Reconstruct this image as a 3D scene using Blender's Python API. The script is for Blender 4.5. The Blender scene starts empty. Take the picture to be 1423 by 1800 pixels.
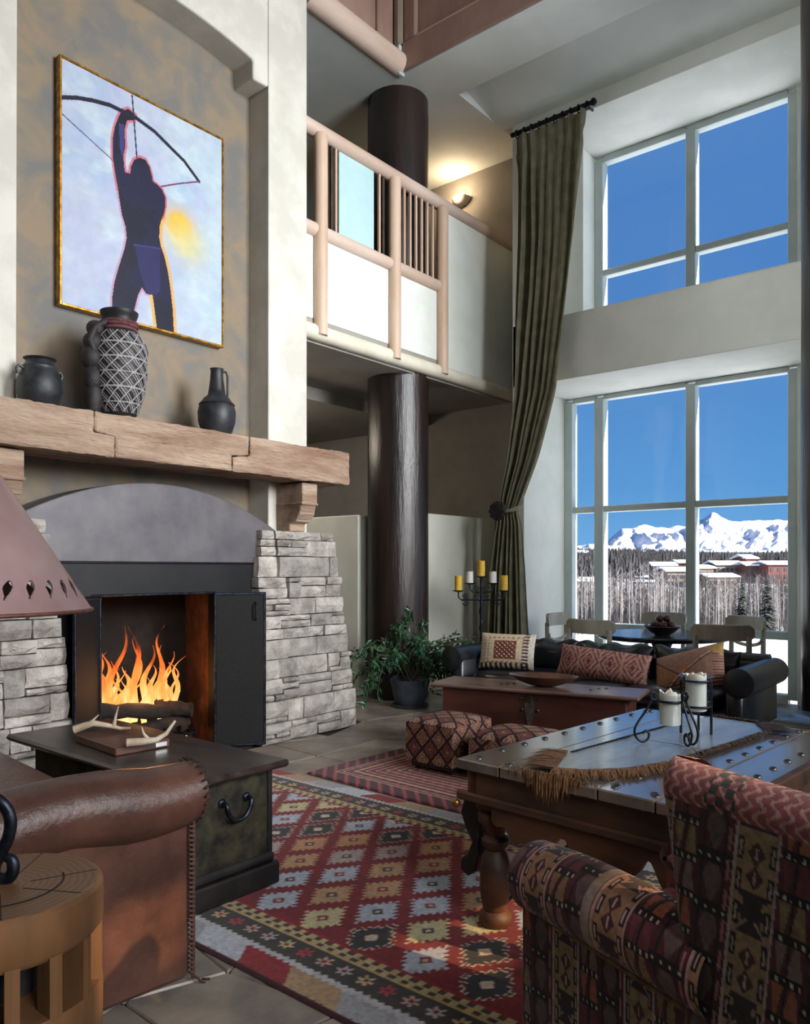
import bpy, bmesh, math, random
import numpy as np
from mathutils import Matrix, Vector, noise as mnoise

S = bpy.context.scene
COL = S.collection
R_ = math.radians
PI = math.pi

# ------------------------------------------------------------------ camera
cam_d = bpy.data.cameras.new('camera')
cam = bpy.data.objects.new('camera', cam_d)
COL.objects.link(cam)
cam.location = (0, 0, 1.2)
cam.rotation_euler = (PI / 2, 0, math.atan(1138 / 1375.0))
cam_d.sensor_fit = 'HORIZONTAL'
cam_d.sensor_width = 36.0
cam_d.lens = 36.0 * 1375.0 / 1423.0
cam_d.shift_y = 100.0 / 1423.0
cam_d.clip_start = 0.05
cam_d.clip_end = 9000
S.camera = cam

# ------------------------------------------------------------------ colour management
S.view_settings.view_transform = 'Standard'
S.view_settings.look = 'None'
S.view_settings.exposure = 0.4
S.view_settings.gamma = 1.0
S.view_settings.use_curve_mapping = False


def lin(r, g, b, a=1.0):
    f = lambda c: (c / 255 / 12.92) if c / 255 <= 0.04045 else ((c / 255 + 0.055) / 1.055) ** 2.4
    return (f(r), f(g), f(b), a)


# ------------------------------------------------------------------ sky
W = bpy.data.worlds.new('sky')
S.world = W
W.use_nodes = True
nt = W.node_tree
nt.nodes.clear()
wo = nt.nodes.new('ShaderNodeOutputWorld')
bg = nt.nodes.new('ShaderNodeBackground')
tc = nt.nodes.new('ShaderNodeTexCoord')
sx = nt.nodes.new('ShaderNodeSeparateXYZ')
cr = nt.nodes.new('ShaderNodeValToRGB')
nt.links.new(tc.outputs['Generated'], sx.inputs[0])
nt.links.new(sx.outputs['Z'], cr.inputs[0])
nt.links.new(cr.outputs[0], bg.inputs[0])
nt.links.new(bg.outputs[0], wo.inputs[0])
e = cr.color_ramp.elements
e[0].position = 0.0
e[0].color = lin(112, 170, 218)
e[1].position = 0.6
e[1].color = lin(72, 120, 184)
m_ = cr.color_ramp.elements.new(0.10)
m_.color = lin(88, 148, 206)
m_ = cr.color_ramp.elements.new(0.28)
m_.color = lin(76, 128, 190)
bg.inputs[1].default_value = 0.85

# ------------------------------------------------------------------ sun and two added fill lamps right of the camera
SUN_FROM = Vector((0.97, 0.12, 0.466))
sd = bpy.data.lights.new('sun', 'SUN')
sd.energy = 15.0
sd.color = (1.0, 0.94, 0.86)
sd.angle = R_(0.6)
so = bpy.data.objects.new('sun', sd)
COL.objects.link(so)
so.rotation_euler = SUN_FROM.to_track_quat('Z', 'Y').to_euler()


def area(name, loc, aim, sx_, sy_, power, color):
    d = bpy.data.lights.new(name, 'AREA')
    d.shape = 'RECTANGLE'
    d.size = sx_
    d.size_y = sy_
    d.energy = power
    d.color = color
    o = bpy.data.objects.new(name, d)
    COL.objects.link(o)
    o.location = loc
    o.rotation_euler = (Vector(loc) - Vector(aim)).to_track_quat('Z', 'Y').to_euler()
    return o


area('fill_right', (3.25, 4.0, 3.6), (-4.0, 3.7, 2.9), 2.4, 4.4, 165, (0.95, 0.98, 1.0)).data.spread = R_(76)  # added area lamp in place of daylight from the right; solid wall behind
area('fill_left_foreground', (3.25, 0.1, 2.7), (-2.2, 1.2, 0.7), 1.8, 1.8, 34, (0.97, 0.97, 1.0)).data.spread = R_(60)  # added fill lamp for the left foreground, no opening behind it

# ------------------------------------------------------------------ mesh helpers


class MB:
    """collects shapes; build() links them as ONE mesh object"""

    def __init__(self):
        self.v = []
        self.f = []
        self.M = Matrix.Identity(4)

    def add(self, vs, fs):
        n = len(self.v)
        self.v += [tuple(self.M @ Vector(p)) for p in vs]
        self.f += [tuple(i + n for i in q) for q in fs]
        return self

    def box(self, x0, x1, y0, y1, z0, z1):
        vs = [(x, y, z) for x in (x0, x1) for y in (y0, y1) for z in (z0, z1)]
        return self.add(vs, [(0, 1, 3, 2), (4, 6, 7, 5), (0, 4, 5, 1), (2, 3, 7, 6), (0, 2, 6, 4), (1, 5, 7, 3)])

    def cbox(self, x0, x1, y0, y1, z0, z1, b=0.01, jit=0.0, rnd=None):
        """box with chamfered edges (44 triangles)"""
        b = min(b, (x1 - x0) * .45, (y1 - y0) * .45, (z1 - z0) * .45)
        L = ((x0, x1), (y0, y1), (z0, z1))
        vs = []
        idx = {}
        for i in (0, 1):
            for j in (0, 1):
                for k in (0, 1):
                    c = [L[0][i], L[1][j], L[2][k]]
                    s = (1 if i == 0 else -1, 1 if j == 0 else -1, 1 if k == 0 else -1)
                    jj = [rnd.uniform(-jit, jit) for _ in range(3)] if jit else (0, 0, 0)
                    for a in range(3):
                        p = [c[q] + jj[q] + (0 if q == a else s[q] * b) for q in range(3)]
                        idx[(i, j, k, a)] = len(vs)
                        vs.append(tuple(p))
        fs = []
        for a in range(3):
            o = [q for q in range(3) if q != a]
            for side in (0, 1):
                q = []
                for (m, n) in ((0, 0), (1, 0), (1, 1), (0, 1)):
                    t = [0, 0, 0]
                    t[a] = side
                    t[o[0]] = m
                    t[o[1]] = n
                    q.append(idx[(t[0], t[1], t[2], a)])
                fs.append(tuple(q))
            for m in (0, 1):
                for n in (0, 1):
                    t0 = [0, 0, 0]
                    t1 = [0, 0, 0]
                    t0[a] = 0
                    t1[a] = 1
                    for t in (t0, t1):
                        t[o[0]] = m
                        t[o[1]] = n
                    fs.append((idx[(*t0, o[0])], idx[(*t1, o[0])], idx[(*t1, o[1])], idx[(*t0, o[1])]))
        for i in (0, 1):
            for j in (0, 1):
                for k in (0, 1):
                    fs.append(tuple(idx[(i, j, k, a)] for a in range(3)))
        return self.add(vs, fs)

    def tube(self, pts, r, n=8, cap=True, flat=1.0):
        P = [Vector(p) for p in pts]
        m = len(P)
        rr = r if isinstance(r, (list, tuple)) else [r] * m
        vs = []
        up = None
        for i in range(m):
            t = (P[min(i + 1, m - 1)] - P[max(i - 1, 0)])
            t = t.normalized() if t.length > 1e-9 else Vector((0, 0, 1))
            if up is None:
                ref = Vector((0, 0, 1)) if abs(t.z) < .9 else Vector((1, 0, 0))
                up = (ref - t * ref.dot(t)).normalized()
            else:
                up = (up - t * up.dot(t))
                up = up.normalized() if up.length > 1e-6 else t.orthogonal().normalized()
            sd_ = t.cross(up)
            for k in range(n):
                a = 2 * PI * k / n
                vs.append(tuple(P[i] + (up * math.cos(a) * flat + sd_ * math.sin(a)) * rr[i]))
        fs = []
        for i in range(m - 1):
            for k in range(n):
                k2 = (k + 1) % n
                fs.append((i * n + k, i * n + k2, (i + 1) * n + k2, (i + 1) * n + k))
        if cap:
            fs.append(tuple(range(n))[::-1])
            fs.append(tuple((m - 1) * n + k for k in range(n)))
        return self.add(vs, fs)

    def lathe(self, prof, n=24, c=(0, 0, 0), cap=True):
        vs = []
        for (r, z) in prof:
            for k in range(n):
                a = 2 * PI * k / n
                vs.append((c[0] + r * math.cos(a), c[1] + r * math.sin(a), c[2] + z))
        fs = []
        m = len(prof)
        for i in range(m - 1):
            for k in range(n):
                k2 = (k + 1) % n
                fs.append((i * n + k, i * n + k2, (i + 1) * n + k2, (i + 1) * n + k))
        if cap:
            fs.append(tuple(range(n))[::-1])
            fs.append(tuple((m - 1) * n + k for k in range(n)))
        return self.add(vs, fs)

    def prism(self, poly, a0, a1, axis='x'):
        """poly in the two other axes, swept a0..a1 along axis"""
        n = len(poly)
        mk = {'x': lambda p, a: (a, p[0], p[1]), 'y': lambda p, a: (p[0], a, p[1]), 'z': lambda p, a: (p[0], p[1], a)}[axis]
        vs = [mk(p, a0) for p in poly] + [mk(p, a1) for p in poly]
        fs = [tuple(range(n)), tuple(range(2 * n - 1, n - 1, -1))]
        for i in range(n):
            j = (i + 1) % n
            fs.append((i, i + n, j + n, j))
        return self.add(vs, fs)

    def ell(self, c, r, nu=12, nv=8):
        vs = []
        fs = []
        for j in range(nv + 1):
            t = PI * j / nv
            for i in range(nu):
                a = 2 * PI * i / nu
                vs.append((c[0] + r[0] * math.sin(t) * math.cos(a), c[1] + r[1] * math.sin(t) * math.sin(a), c[2] + r[2] * math.cos(t)))
        for j in range(nv):
            for i in range(nu):
                k = (i + 1) % nu
                fs.append((j * nu + i, (j + 1) * nu + i, (j + 1) * nu + k, j * nu + k))
        return self.add(vs, fs)

    def mesh(self, name, mat, smooth=None):
        me = bpy.data.meshes.new(name)
        me.from_pydata(self.v, [], self.f)
        bm = bmesh.new()
        bm.from_mesh(me)
        bmesh.ops.remove_doubles(bm, verts=bm.verts, dist=1e-6)
        bmesh.ops.recalc_face_normals(bm, faces=bm.faces)
        bm.to_mesh(me)
        bm.free()
        if mat:
            me.materials.append(mat)
        if smooth is not None:
            me.polygons.foreach_set('use_smooth', [True] * len(me.polygons))
            try:
                me.set_sharp_from_angle(angle=R_(smooth))
            except Exception:
                pass
        return me

    def build(self, name, mat, parent=None, smooth=None, bevel=0, seg=2):
        me = self.mesh(name, mat, smooth)
        o = bpy.data.objects.new(name, me)
        COL.objects.link(o)
        o.parent = parent
        if bevel:
            b = o.modifiers.new('bevel', 'BEVEL')
            b.width = bevel
            b.segments = seg
            b.limit_method = 'ANGLE'
            b.angle_limit = R_(40)
        return o


def smooth_path(pts, sub_=4):
    """Catmull-Rom through the points"""
    out = []
    n = len(pts)
    for q in range(n - 1):
        p0, p1, p2, p3 = pts[max(q - 1, 0)], pts[q], pts[q + 1], pts[min(q + 2, n - 1)]
        for k in range(sub_):
            w = k / sub_
            out.append(tuple(.5 * (2 * b + (c - a) * w + (2 * a - 5 * b + 4 * c - d) * w ** 2 + (3 * b - a - 3 * c + d) * w ** 3)
                             for a, b, c, d in zip(p0, p1, p2, p3)))
    out.append(tuple(pts[-1]))
    return out


def tag(o, label=None, cat=None, group=None, kind=None):
    if label:
        o['label'] = label
    if cat:
        o['category'] = cat
    if group:
        o['group'] = group
    if kind:
        o['kind'] = kind
    return o


def thing(name, label, cat, loc=(0, 0, 0), rz=0.0, group=None):
    o = bpy.data.objects.new(name, None)
    o.empty_display_size = 0.1
    COL.objects.link(o)
    o.location = loc
    o.rotation_euler = (0, 0, rz)
    return tag(o, label, cat, group)


def struct(o):
    o['kind'] = 'structure'
    return o


def inst(src, parent, loc=None, rz=None):
    """a copy of a part that shares its mesh"""
    c = src.copy()
    COL.objects.link(c)
    c.parent = parent
    if loc is not None:
        c.location = loc
    if rz is not None:
        c.rotation_euler = (0, 0, rz)
    return c


def copy_tree(o, parent=None):
    c = o.copy()
    COL.objects.link(c)
    c.parent = parent
    for ch in list(o.children):
        copy_tree(ch, c)
    return c


def surf(name, P, C, mat, parent=None, close_u=False):
    """P: (nv,nu,3) array of points, C: (nv,nu,3) linear colours -> one smooth mesh with a colour attribute"""
    nv, nu = P.shape[:2]
    iu = np.arange(nu if close_u else nu - 1)
    iv = np.arange(nv - 1)
    a, b = np.meshgrid(iu, iv)
    a = a.ravel()
    b = b.ravel()
    a2 = (a + 1) % nu
    F = np.stack([b * nu + a, b * nu + a2, (b + 1) * nu + a2, (b + 1) * nu + a], 1).astype(np.int32)
    me = bpy.data.meshes.new(name)
    me.vertices.add(nv * nu)
    me.vertices.foreach_set('co', P.reshape(-1).astype(np.float32))
    me.loops.add(F.size)
    me.loops.foreach_set('vertex_index', F.reshape(-1))
    me.polygons.add(len(F))
    me.polygons.foreach_set('loop_start', np.arange(0, F.size, 4, dtype=np.int32))
    me.polygons.foreach_set('loop_total', np.full(len(F), 4, dtype=np.int32))
    me.update()
    me.validate()
    me.polygons.foreach_set('use_smooth', np.ones(len(F), dtype=bool))
    if C is not None:
        at = me.color_attributes.new('Col', 'FLOAT_COLOR', 'POINT')
        cc = np.ones((nv * nu, 4), dtype=np.float32)
        cc[:, :3] = C.reshape(-1, 3)
        at.data.foreach_set('color', cc.reshape(-1))
    me.materials.append(mat)
    o = bpy.data.objects.new(name, me)
    COL.objects.link(o)
    o.parent = parent
    return o


# ------------------------------------------------------------------ materials
MATS = {}


def mat(name, c1, c2=None, scale=6.0, rough=0.6, metal=0.0, bump=0.0, bscale=None, stretch=(1, 1, 1), c3=None,
        detail=6, spec=0.5, coord='Object', rand=0.0, contrast=0.5, bdist=0.01, wave=None, trans=0, coat=0, sheen=0,
        rvar=0.0, distort=0.0):
    if name in MATS:
        return MATS[name]
    m = bpy.data.materials.new(name)
    m.use_nodes = True
    N = m.node_tree.nodes
    L = m.node_tree.links
    b = N['Principled BSDF']
    b.inputs['Roughness'].default_value = rough
    b.inputs['Metallic'].default_value = metal
    b.inputs['Specular IOR Level'].default_value = spec
    if coat:
        b.inputs['Coat Weight'].default_value = coat
        b.inputs['Coat Roughness'].default_value = 0.15
    if sheen:
        b.inputs['Sheen Weight'].default_value = sheen
    tcn = N.new('ShaderNodeTexCoord')
    mp = N.new('ShaderNodeMapping')
    mp.inputs['Scale'].default_value = stretch
    L.new(tcn.outputs[coord], mp.inputs[0])
    col = None
    if c2 is not None:
        if wave:
            nz = N.new('ShaderNodeTexWave')
            nz.wave_type = 'BANDS' if wave != 'rings' else 'RINGS'
            if wave in ('X', 'Y', 'Z'):
                nz.bands_direction = wave
            if wave == 'rings':
                nz.rings_direction = 'Z'
            nz.inputs['Scale'].default_value = scale
            nz.inputs['Distortion'].default_value = 3.5 if not distort else distort
            nz.inputs['Detail'].default_value = 4
            nz.inputs['Detail Scale'].default_value = 1.5
            fac = nz.outputs['Fac']
        else:
            nz = N.new('ShaderNodeTexNoise')
            nz.inputs['Scale'].default_value = scale
            nz.inputs['Detail'].default_value = detail
            nz.inputs['Roughness'].default_value = 0.6
            nz.inputs['Distortion'].default_value = distort
            fac = nz.outputs['Fac']
        L.new(mp.outputs[0], nz.inputs['Vector'])
        rp = N.new('ShaderNodeValToRGB')
        w = 0.5 * (1 - contrast)
        E_ = rp.color_ramp.elements
        E_[0].position = 0.5 - w * .34
        E_[0].color = c1
        E_[1].position = 0.5 + w * .34
        E_[1].color = c2
        if c3 is not None:
            x = rp.color_ramp.elements.new(min(0.99, 0.5 + w * .8))
            x.color = c3
        L.new(fac, rp.inputs[0])
        col = rp.outputs[0]
    if rand:
        oi = N.new('ShaderNodeObjectInfo')
        hs = N.new('ShaderNodeHueSaturation')
        mr = N.new('ShaderNodeMapRange')
        mr.inputs['To Min'].default_value = 1 - rand
        mr.inputs['To Max'].default_value = 1 + rand
        L.new(oi.outputs['Random'], mr.inputs[0])
        L.new(mr.outputs[0], hs.inputs['Value'])
        if col is not None:
            L.new(col, hs.inputs['Color'])
        else:
            hs.inputs['Color'].default_value = c1
        col = hs.outputs[0]
    if col is not None:
        L.new(col, b.inputs['Base Color'])
    else:
        b.inputs['Base Color'].default_value = c1
    if bump:
        n2 = N.new('ShaderNodeTexNoise')
        n2.inputs['Scale'].default_value = bscale or scale * 3
        n2.inputs['Detail'].default_value = 8
        n2.inputs['Roughness'].default_value = 0.65
        L.new(mp.outputs[0], n2.inputs['Vector'])
        bp = N.new('ShaderNodeBump')
        bp.inputs['Strength'].default_value = bump
        bp.inputs['Distance'].default_value = bdist
        L.new(n2.outputs['Fac'], bp.inputs['Height'])
        L.new(bp.outputs[0], b.inputs['Normal'])
        if rvar:
            mr2 = N.new('ShaderNodeMapRange')
            mr2.inputs['To Min'].default_value = max(0, rough - rvar)
            mr2.inputs['To Max'].default_value = min(1, rough + rvar)
            L.new(n2.outputs['Fac'], mr2.inputs[0])
            L.new(mr2.outputs[0], b.inputs['Roughness'])
    MATS[name] = m
    return m


def mat_col(name, rough=0.85, bump=0.3, bscale=300, sheen=0.0, var=0.25, vscale=40, spec=0.3, bdist=0.002):
    """colour from the mesh's woven / painted colour attribute, with fine procedural mottling"""
    if name in MATS:
        return MATS[name]
    m = bpy.data.materials.new(name)
    m.use_nodes = True
    N = m.node_tree.nodes
    L = m.node_tree.links
    b = N['Principled BSDF']
    b.inputs['Roughness'].default_value = rough
    b.inputs['Specular IOR Level'].default_value = spec
    if sheen:
        b.inputs['Sheen Weight'].default_value = sheen
    at = N.new('ShaderNodeAttribute')
    at.attribute_name = 'Col'
    tcn = N.new('ShaderNodeTexCoord')
    nz = N.new('ShaderNodeTexNoise')
    nz.inputs['Scale'].default_value = vscale
    nz.inputs['Detail'].default_value = 5
    L.new(tcn.outputs['Object'], nz.inputs['Vector'])
    mr = N.new('ShaderNodeMapRange')
    mr.inputs['From Min'].default_value = 0.3
    mr.inputs['From Max'].default_value = 0.7
    mr.inputs['To Min'].default_value = 1 - var
    mr.inputs['To Max'].default_value = 1 + var
    L.new(nz.outputs['Fac'], mr.inputs[0])
    hs = N.new('ShaderNodeHueSaturation')
    L.new(at.outputs['Color'], hs.inputs['Color'])
    L.new(mr.outputs[0], hs.inputs['Value'])
    L.new(hs.outputs[0], b.inputs['Base Color'])
    n2 = N.new('ShaderNodeTexNoise')
    n2.inputs['Scale'].default_value = bscale
    n2.inputs['Detail'].default_value = 3
    L.new(tcn.outputs['Object'], n2.inputs['Vector'])
    bp = N.new('ShaderNodeBump')
    bp.inputs['Strength'].default_value = bump
    bp.inputs['Distance'].default_value = bdist
    L.new(n2.outputs['Fac'], bp.inputs['Height'])
    L.new(bp.outputs[0], b.inputs['Normal'])
    MATS[name] = m
    return m


def mat_glass(name, tint=(0.96, 0.99, 1, 1), refl=0.06):
    """thin clear pane: light passes straight through, a little is mirrored"""
    m = bpy.data.materials.new(name)
    m.use_nodes = True
    N = m.node_tree.nodes
    L = m.node_tree.links
    N.clear()
    o = N.new('ShaderNodeOutputMaterial')
    t = N.new('ShaderNodeBsdfTransparent')
    t.inputs[0].default_value = tint
    g = N.new('ShaderNodeBsdfGlossy')
    g.inputs['Roughness'].default_value = 0.03
    x = N.new('ShaderNodeMixShader')
    x.inputs[0].default_value = refl
    L.new(t.outputs[0], x.inputs[1])
    L.new(g.outputs[0], x.inputs[2])
    L.new(x.outputs[0], o.inputs[0])
    return m


PLASTER = mat('pale_plaster', lin(196, 192, 182), lin(210, 206, 196), 3, .85, bump=.25, bscale=14, bdist=.006, spec=.2)
WHITEW = mat('white_plaster', lin(222, 225, 218), lin(230, 232, 226), 2.5, .8, bump=.1, bscale=10, bdist=.004, spec=.25)
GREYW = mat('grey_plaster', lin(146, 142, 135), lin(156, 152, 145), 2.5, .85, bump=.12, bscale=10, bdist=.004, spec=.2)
MOTTLE = mat('mottled_plaster', lin(112, 110, 107), lin(138, 122, 102), 3.2, .75, bump=.25, bscale=18, bdist=.004,
             c3=lin(124, 116, 106), contrast=.4, spec=.25, detail=10, distort=.5)
CEILM = mat('ceiling_paint', lin(212, 217, 214), lin(220, 224, 221), 2, .75, spec=.25)
STONE = mat('ledge_stone', lin(158, 150, 142), lin(204, 197, 188), 9, .85, bump=1.0, bscale=26, bdist=.035, rand=.28,
            contrast=.2, spec=.25, c3=lin(218, 214, 208))
FLAG = mat('flagstone', lin(110, 104, 98), lin(154, 142, 128), 3.5, .38, bump=.5, bscale=9, bdist=.008, rand=.14, spec=.45,
           contrast=.3, rvar=.15, detail=9, c3=lin(126, 128, 134))
GROUT = mat('grout', lin(40, 37, 34), lin(54, 50, 46), 20, .9, bump=.3)
BEAM = mat('rough_pale_beam', lin(150, 118, 98), lin(200, 174, 152), 9, .75, bump=1.0, bscale=34, bdist=.04, stretch=(1, .16, 1),
           contrast=.2, c3=lin(168, 130, 108), spec=.25)
HOOD = mat('hood_metal', lin(84, 80, 86), lin(102, 98, 101), 5, .5, metal=.35, bump=.12, bscale=12, bdist=.004, contrast=.2)
BLACKM = mat('black_iron', lin(14, 14, 17), lin(26, 26, 30), 20, .45, metal=.6, bump=.2, bscale=60, bdist=.002)
IRON = mat('forged_iron', lin(30, 34, 42), lin(52, 58, 68), 30, .38, metal=.8, bump=.3, bscale=60, bdist=.003)
FIREB = mat('fire_brick', lin(74, 46, 32), lin(104, 66, 46), 9, .9, bump=.5, bscale=30, bdist=.006)
SOOT = mat('soot', lin(12, 10, 9), lin(26, 21, 18), 8, .95, bump=.3)
LOGM = mat('log_bark_stain', lin(15, 13, 15), lin(46, 29, 25), 3.4, .3, bump=.6, bscale=10, bdist=.02, stretch=(1, 1, .12),
           contrast=.25, c3=lin(70, 42, 32), spec=.7, detail=8)
PINKW = mat('pickled_wood', lin(196, 170, 154), lin(212, 190, 176), 5, .5, bump=.12, bscale=24, stretch=(1, .2, 1), bdist=.003)
PINKD = mat('pickled_panel', lin(142, 112, 102), lin(156, 126, 114), 4, .5, bump=.1, bscale=24, stretch=(1, 1, .3), bdist=.003)
TANW = mat('pickled_post', lin(196, 166, 142), lin(212, 184, 162), 5, .5, bump=.12, bscale=24, stretch=(1, 1, .2), bdist=.003)
DARKW = mat('dark_slat', lin(54, 44, 38), lin(74, 60, 50), 9, .55)
BLUEP = mat('pale_blue_panel', lin(176, 208, 212), lin(184, 214, 218), 3, .5)
FRAME = mat('window_frame_paint', lin(186, 198, 196), lin(196, 206, 204), 3, .5, spec=.4)
GLASS = mat_glass('window_glass', (.98, .99, 1, 1), .015)
CURT = mat('olive_velvet', lin(118, 114, 90), lin(138, 134, 108), 9, .85, bump=.2, bscale=200, bdist=.002, sheen=.4)
LEATH = mat('brown_leather', lin(62, 39, 32), lin(94, 62, 51), 4, .3, bump=.5, bscale=40, bdist=.006, spec=.55, contrast=.2,
            rvar=.1, c3=lin(80, 48, 38))
BLEATH = mat('black_leather', lin(16, 19, 24), lin(30, 34, 40), 6, .3, bump=.3, bscale=90, bdist=.002, spec=.6)
GOLD = mat('gilt', lin(140, 98, 40), lin(196, 150, 70), 20, .35, metal=.9, bump=.3, bscale=40, bdist=.003)
# ================================================================== STRUCTURE
rnd = random.Random(7)

# floor: dark bedding with single flagstones
m = MB()
m.box(-8.6, 3.6, -3.2, 7.62, -.30, -.012)
floor = struct(m.build('floor', GROUT))
tag(floor, 'grey brown flagstone floor with dark joints')
gx = [-5.6 + .52 * i for i in range(13)]
gy = [.55 + .5 * j for j in range(15)]
node = {}
for i in range(len(gx)):
    for j in range(len(gy)):
        node[(i, j)] = (gx[i] + rnd.uniform(-.15, .15), gy[j] + rnd.uniform(-.14, .14))
for i in range(len(gx) - 1):
    for j in range(len(gy) - 1):
        q = [node[(i, j)], node[(i + 1, j)], node[(i + 1, j + 1)], node[(i, j + 1)]]
        cx_ = sum(p[0] for p in q) / 4
        cy_ = sum(p[1] for p in q) / 4
        if cy_ > 7.35 or (cx_ < -4.3 and cy_ < 4.6):
            continue
        # octagon-like outline: corners cut a little and sides bowed
        ol = []
        for k in range(4):
            a = Vector(q[k]) - Vector((cx_, cy_))
            b_ = Vector(q[(k + 1) % 4]) - Vector((cx_, cy_))
            ol.append(a * .988 + (b_ - a) * rnd.uniform(.0, .03))
            ol.append((a + b_) * .5 * rnd.uniform(.972, .992))
            ol.append(b_ * .988 + (a - b_) * rnd.uniform(.0, .03))
        zt = rnd.uniform(-.002, .0)
        m = MB()
        n = len(ol)
        vs = [(p.x * .985, p.y * .985, zt) for p in ol] + [(p.x, p.y, zt - .006) for p in ol] + [(p.x, p.y, -.02) for p in ol]
        fs = [tuple(range(n))]
        for r0 in (0, n):
            for k in range(n):
                k2 = (k + 1) % n
                fs.append((r0 + k, r0 + n + k, r0 + n + k2, r0 + k2))
        m.add(vs, fs)
        o = m.build('flagstone', FLAG, floor)
        o.location = (cx_, cy_, 0)

# chimney breast with an arched recess
WX = -4.40
m = MB()
m.box(-5.3, WX, -3.0, 1.955, 0, 7.5)
m.box(-5.3, WX, 3.759, 4.143, 0, 7.5)
arch = [(1.955, 4.712), (2.098, 4.705), (2.098, 4.844)]
for k in range(1, 16):
    y = 2.098 + (3.617 - 2.098) * k / 16
    arch.append((y, 4.918 - .074 * ((y - 2.8575) / .7595) ** 2))
arch += [(3.617, 4.844), (3.617, 4.705), (3.759, 4.712), (3.759, 7.5), (1.955, 7.5)]
m.prism(arch, -5.3, WX, 'x')
wf = struct(m.build('wall_fireplace', PLASTER, bevel=.014))
tag(wf, 'pale plaster chimney breast with arched recess above the mantel')
m = MB()
m.box(-5.3, -4.62, 1.96, 3.81, 1.12, 5.1)
wr = struct(m.build('wall_recess', MOTTLE))
tag(wr, 'mottled grey and brown plaster inside the arched recess')

# rear gallery walls
m = MB()
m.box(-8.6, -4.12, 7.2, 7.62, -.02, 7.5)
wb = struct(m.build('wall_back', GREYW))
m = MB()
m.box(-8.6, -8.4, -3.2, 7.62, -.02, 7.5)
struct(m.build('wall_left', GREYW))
# low partition wall behind the log column
m = MB()
m.box(-8.4, -5.04, 5.40, 5.55, 0, 1.712)
m.box(-4.84, -4.68, 5.97, 7.2, 0, 1.742)
pw = struct(m.build('wall_partition', mat('cream_plaster', lin(222, 222, 208), lin(230, 230, 218), 3, .7, spec=.3), bevel=.012))
tag(pw, 'low cream partition wall behind the log column')

# window wall
m = MB()
m.box(-4.12, -3.99, 6.65, 7.62, 0, 5.44)
m.box(-3.99, -3.645, 7.22, 7.62, 3.6, 5.44)
m.box(-4.12, 3.4, 6.65, 7.62, 2.99, 3.6)
m.box(-1.50, 3.4, 6.65, 7.62, 0, 2.99)
m.box(-1.50, 3.4, 6.65, 7.62, 3.6, 5.44)
m.box(-1.72, -1.50, 7.45, 7.62, 0, 5.44)
m.box(-4.12, 3.4, 6.65, 7.62, 5.44, 7.5)
m.box(3.4, 3.6, 4.9, 7.62, 0, 7.5)
ww = struct(m.build('wall_window', WHITEW, bevel=.006))
tag(ww, 'pale window wall with deep reveals and a wide band between the windows')
# right wall (beside the camera): unseen window opening, outline and bars shaped to place the sun patches
m = MB()
m.box(3.4, 3.6, -3.2, 1.45, 0, 7.5)
m.box(3.4, 3.6, 3.2, 4.9, 0, 7.5)
m.box(3.4, 3.6, 1.45, 3.2, 0, 2.05)
m.box(3.4, 3.6, 1.45, 3.2, 2.95, 7.5)
m.box(3.4, 3.6, 2.0, 3.2, 2.52, 2.95)
m.box(3.4, 3.6, 1.45, 1.85, 2.05, 2.3)
m.box(3.44, 3.5, 1.70, 1.75, 2.3, 2.95)
m.box(3.44, 3.5, 2.42, 2.47, 2.05, 2.45)
m.box(3.44, 3.5, 1.45, 2.0, 2.60, 2.66)
m.box(3.44, 3.5, 1.85, 3.2, 2.24, 2.27)
wr_ = struct(m.build('wall_right', WHITEW))
m = MB()
m.box(3.47, 3.475, 1.45, 3.2, 2.05, 2.95)
m.build('sun_tint_filter', mat_glass('sun_tint', (.50, .41, .30, 1), .03), wr_)  # added unseen filter that warms and dims the sun patches
m = MB()
m.box(-8.6, 3.6, -3.3, -3.1, 0, 7.5)
struct(m.build('wall_rear', WHITEW))

# ceilings
ZC = 5.609
FX, FY = -4.47, 5.357
m = MB()
m.box(-8.4, FX, 4.2, 7.2, ZC, ZC + .2)
m.box(FX, 3.4, FY, 5.92, ZC, ZC + .2)
m.box(FX, -4.25, 5.92, 7.2, ZC, ZC + .35)
lowc = struct(m.build('ceiling', CEILM))
tag(lowc, 'pale lower ceiling around the log column')
m = MB()
m.prism([(5.92, ZC + .11), (6.66, 5.585), (6.66, 5.9), (5.92, 5.9)], -4.25, 3.4, 'x')
struct(m.build('ceiling_slope', CEILM))
m = MB()
m.box(-8.6, 3.6, -3.2, 7.62, 7.5, 7.65)
struct(m.build('ceiling_main', CEILM))
m = MB()
m.box(-8.4, -4.50, 4.1, 7.2, 2.985, 3.06)
m.box(-8.4, -5.6, 4.3, 7.2, 2.86, 2.985)
gs = struct(m.build('ceiling_gallery', mat('gallery_soffit', lin(150, 146, 138), lin(160, 156, 148), 2, .8)))
tag(gs, 'underside of the gallery floor')

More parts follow.
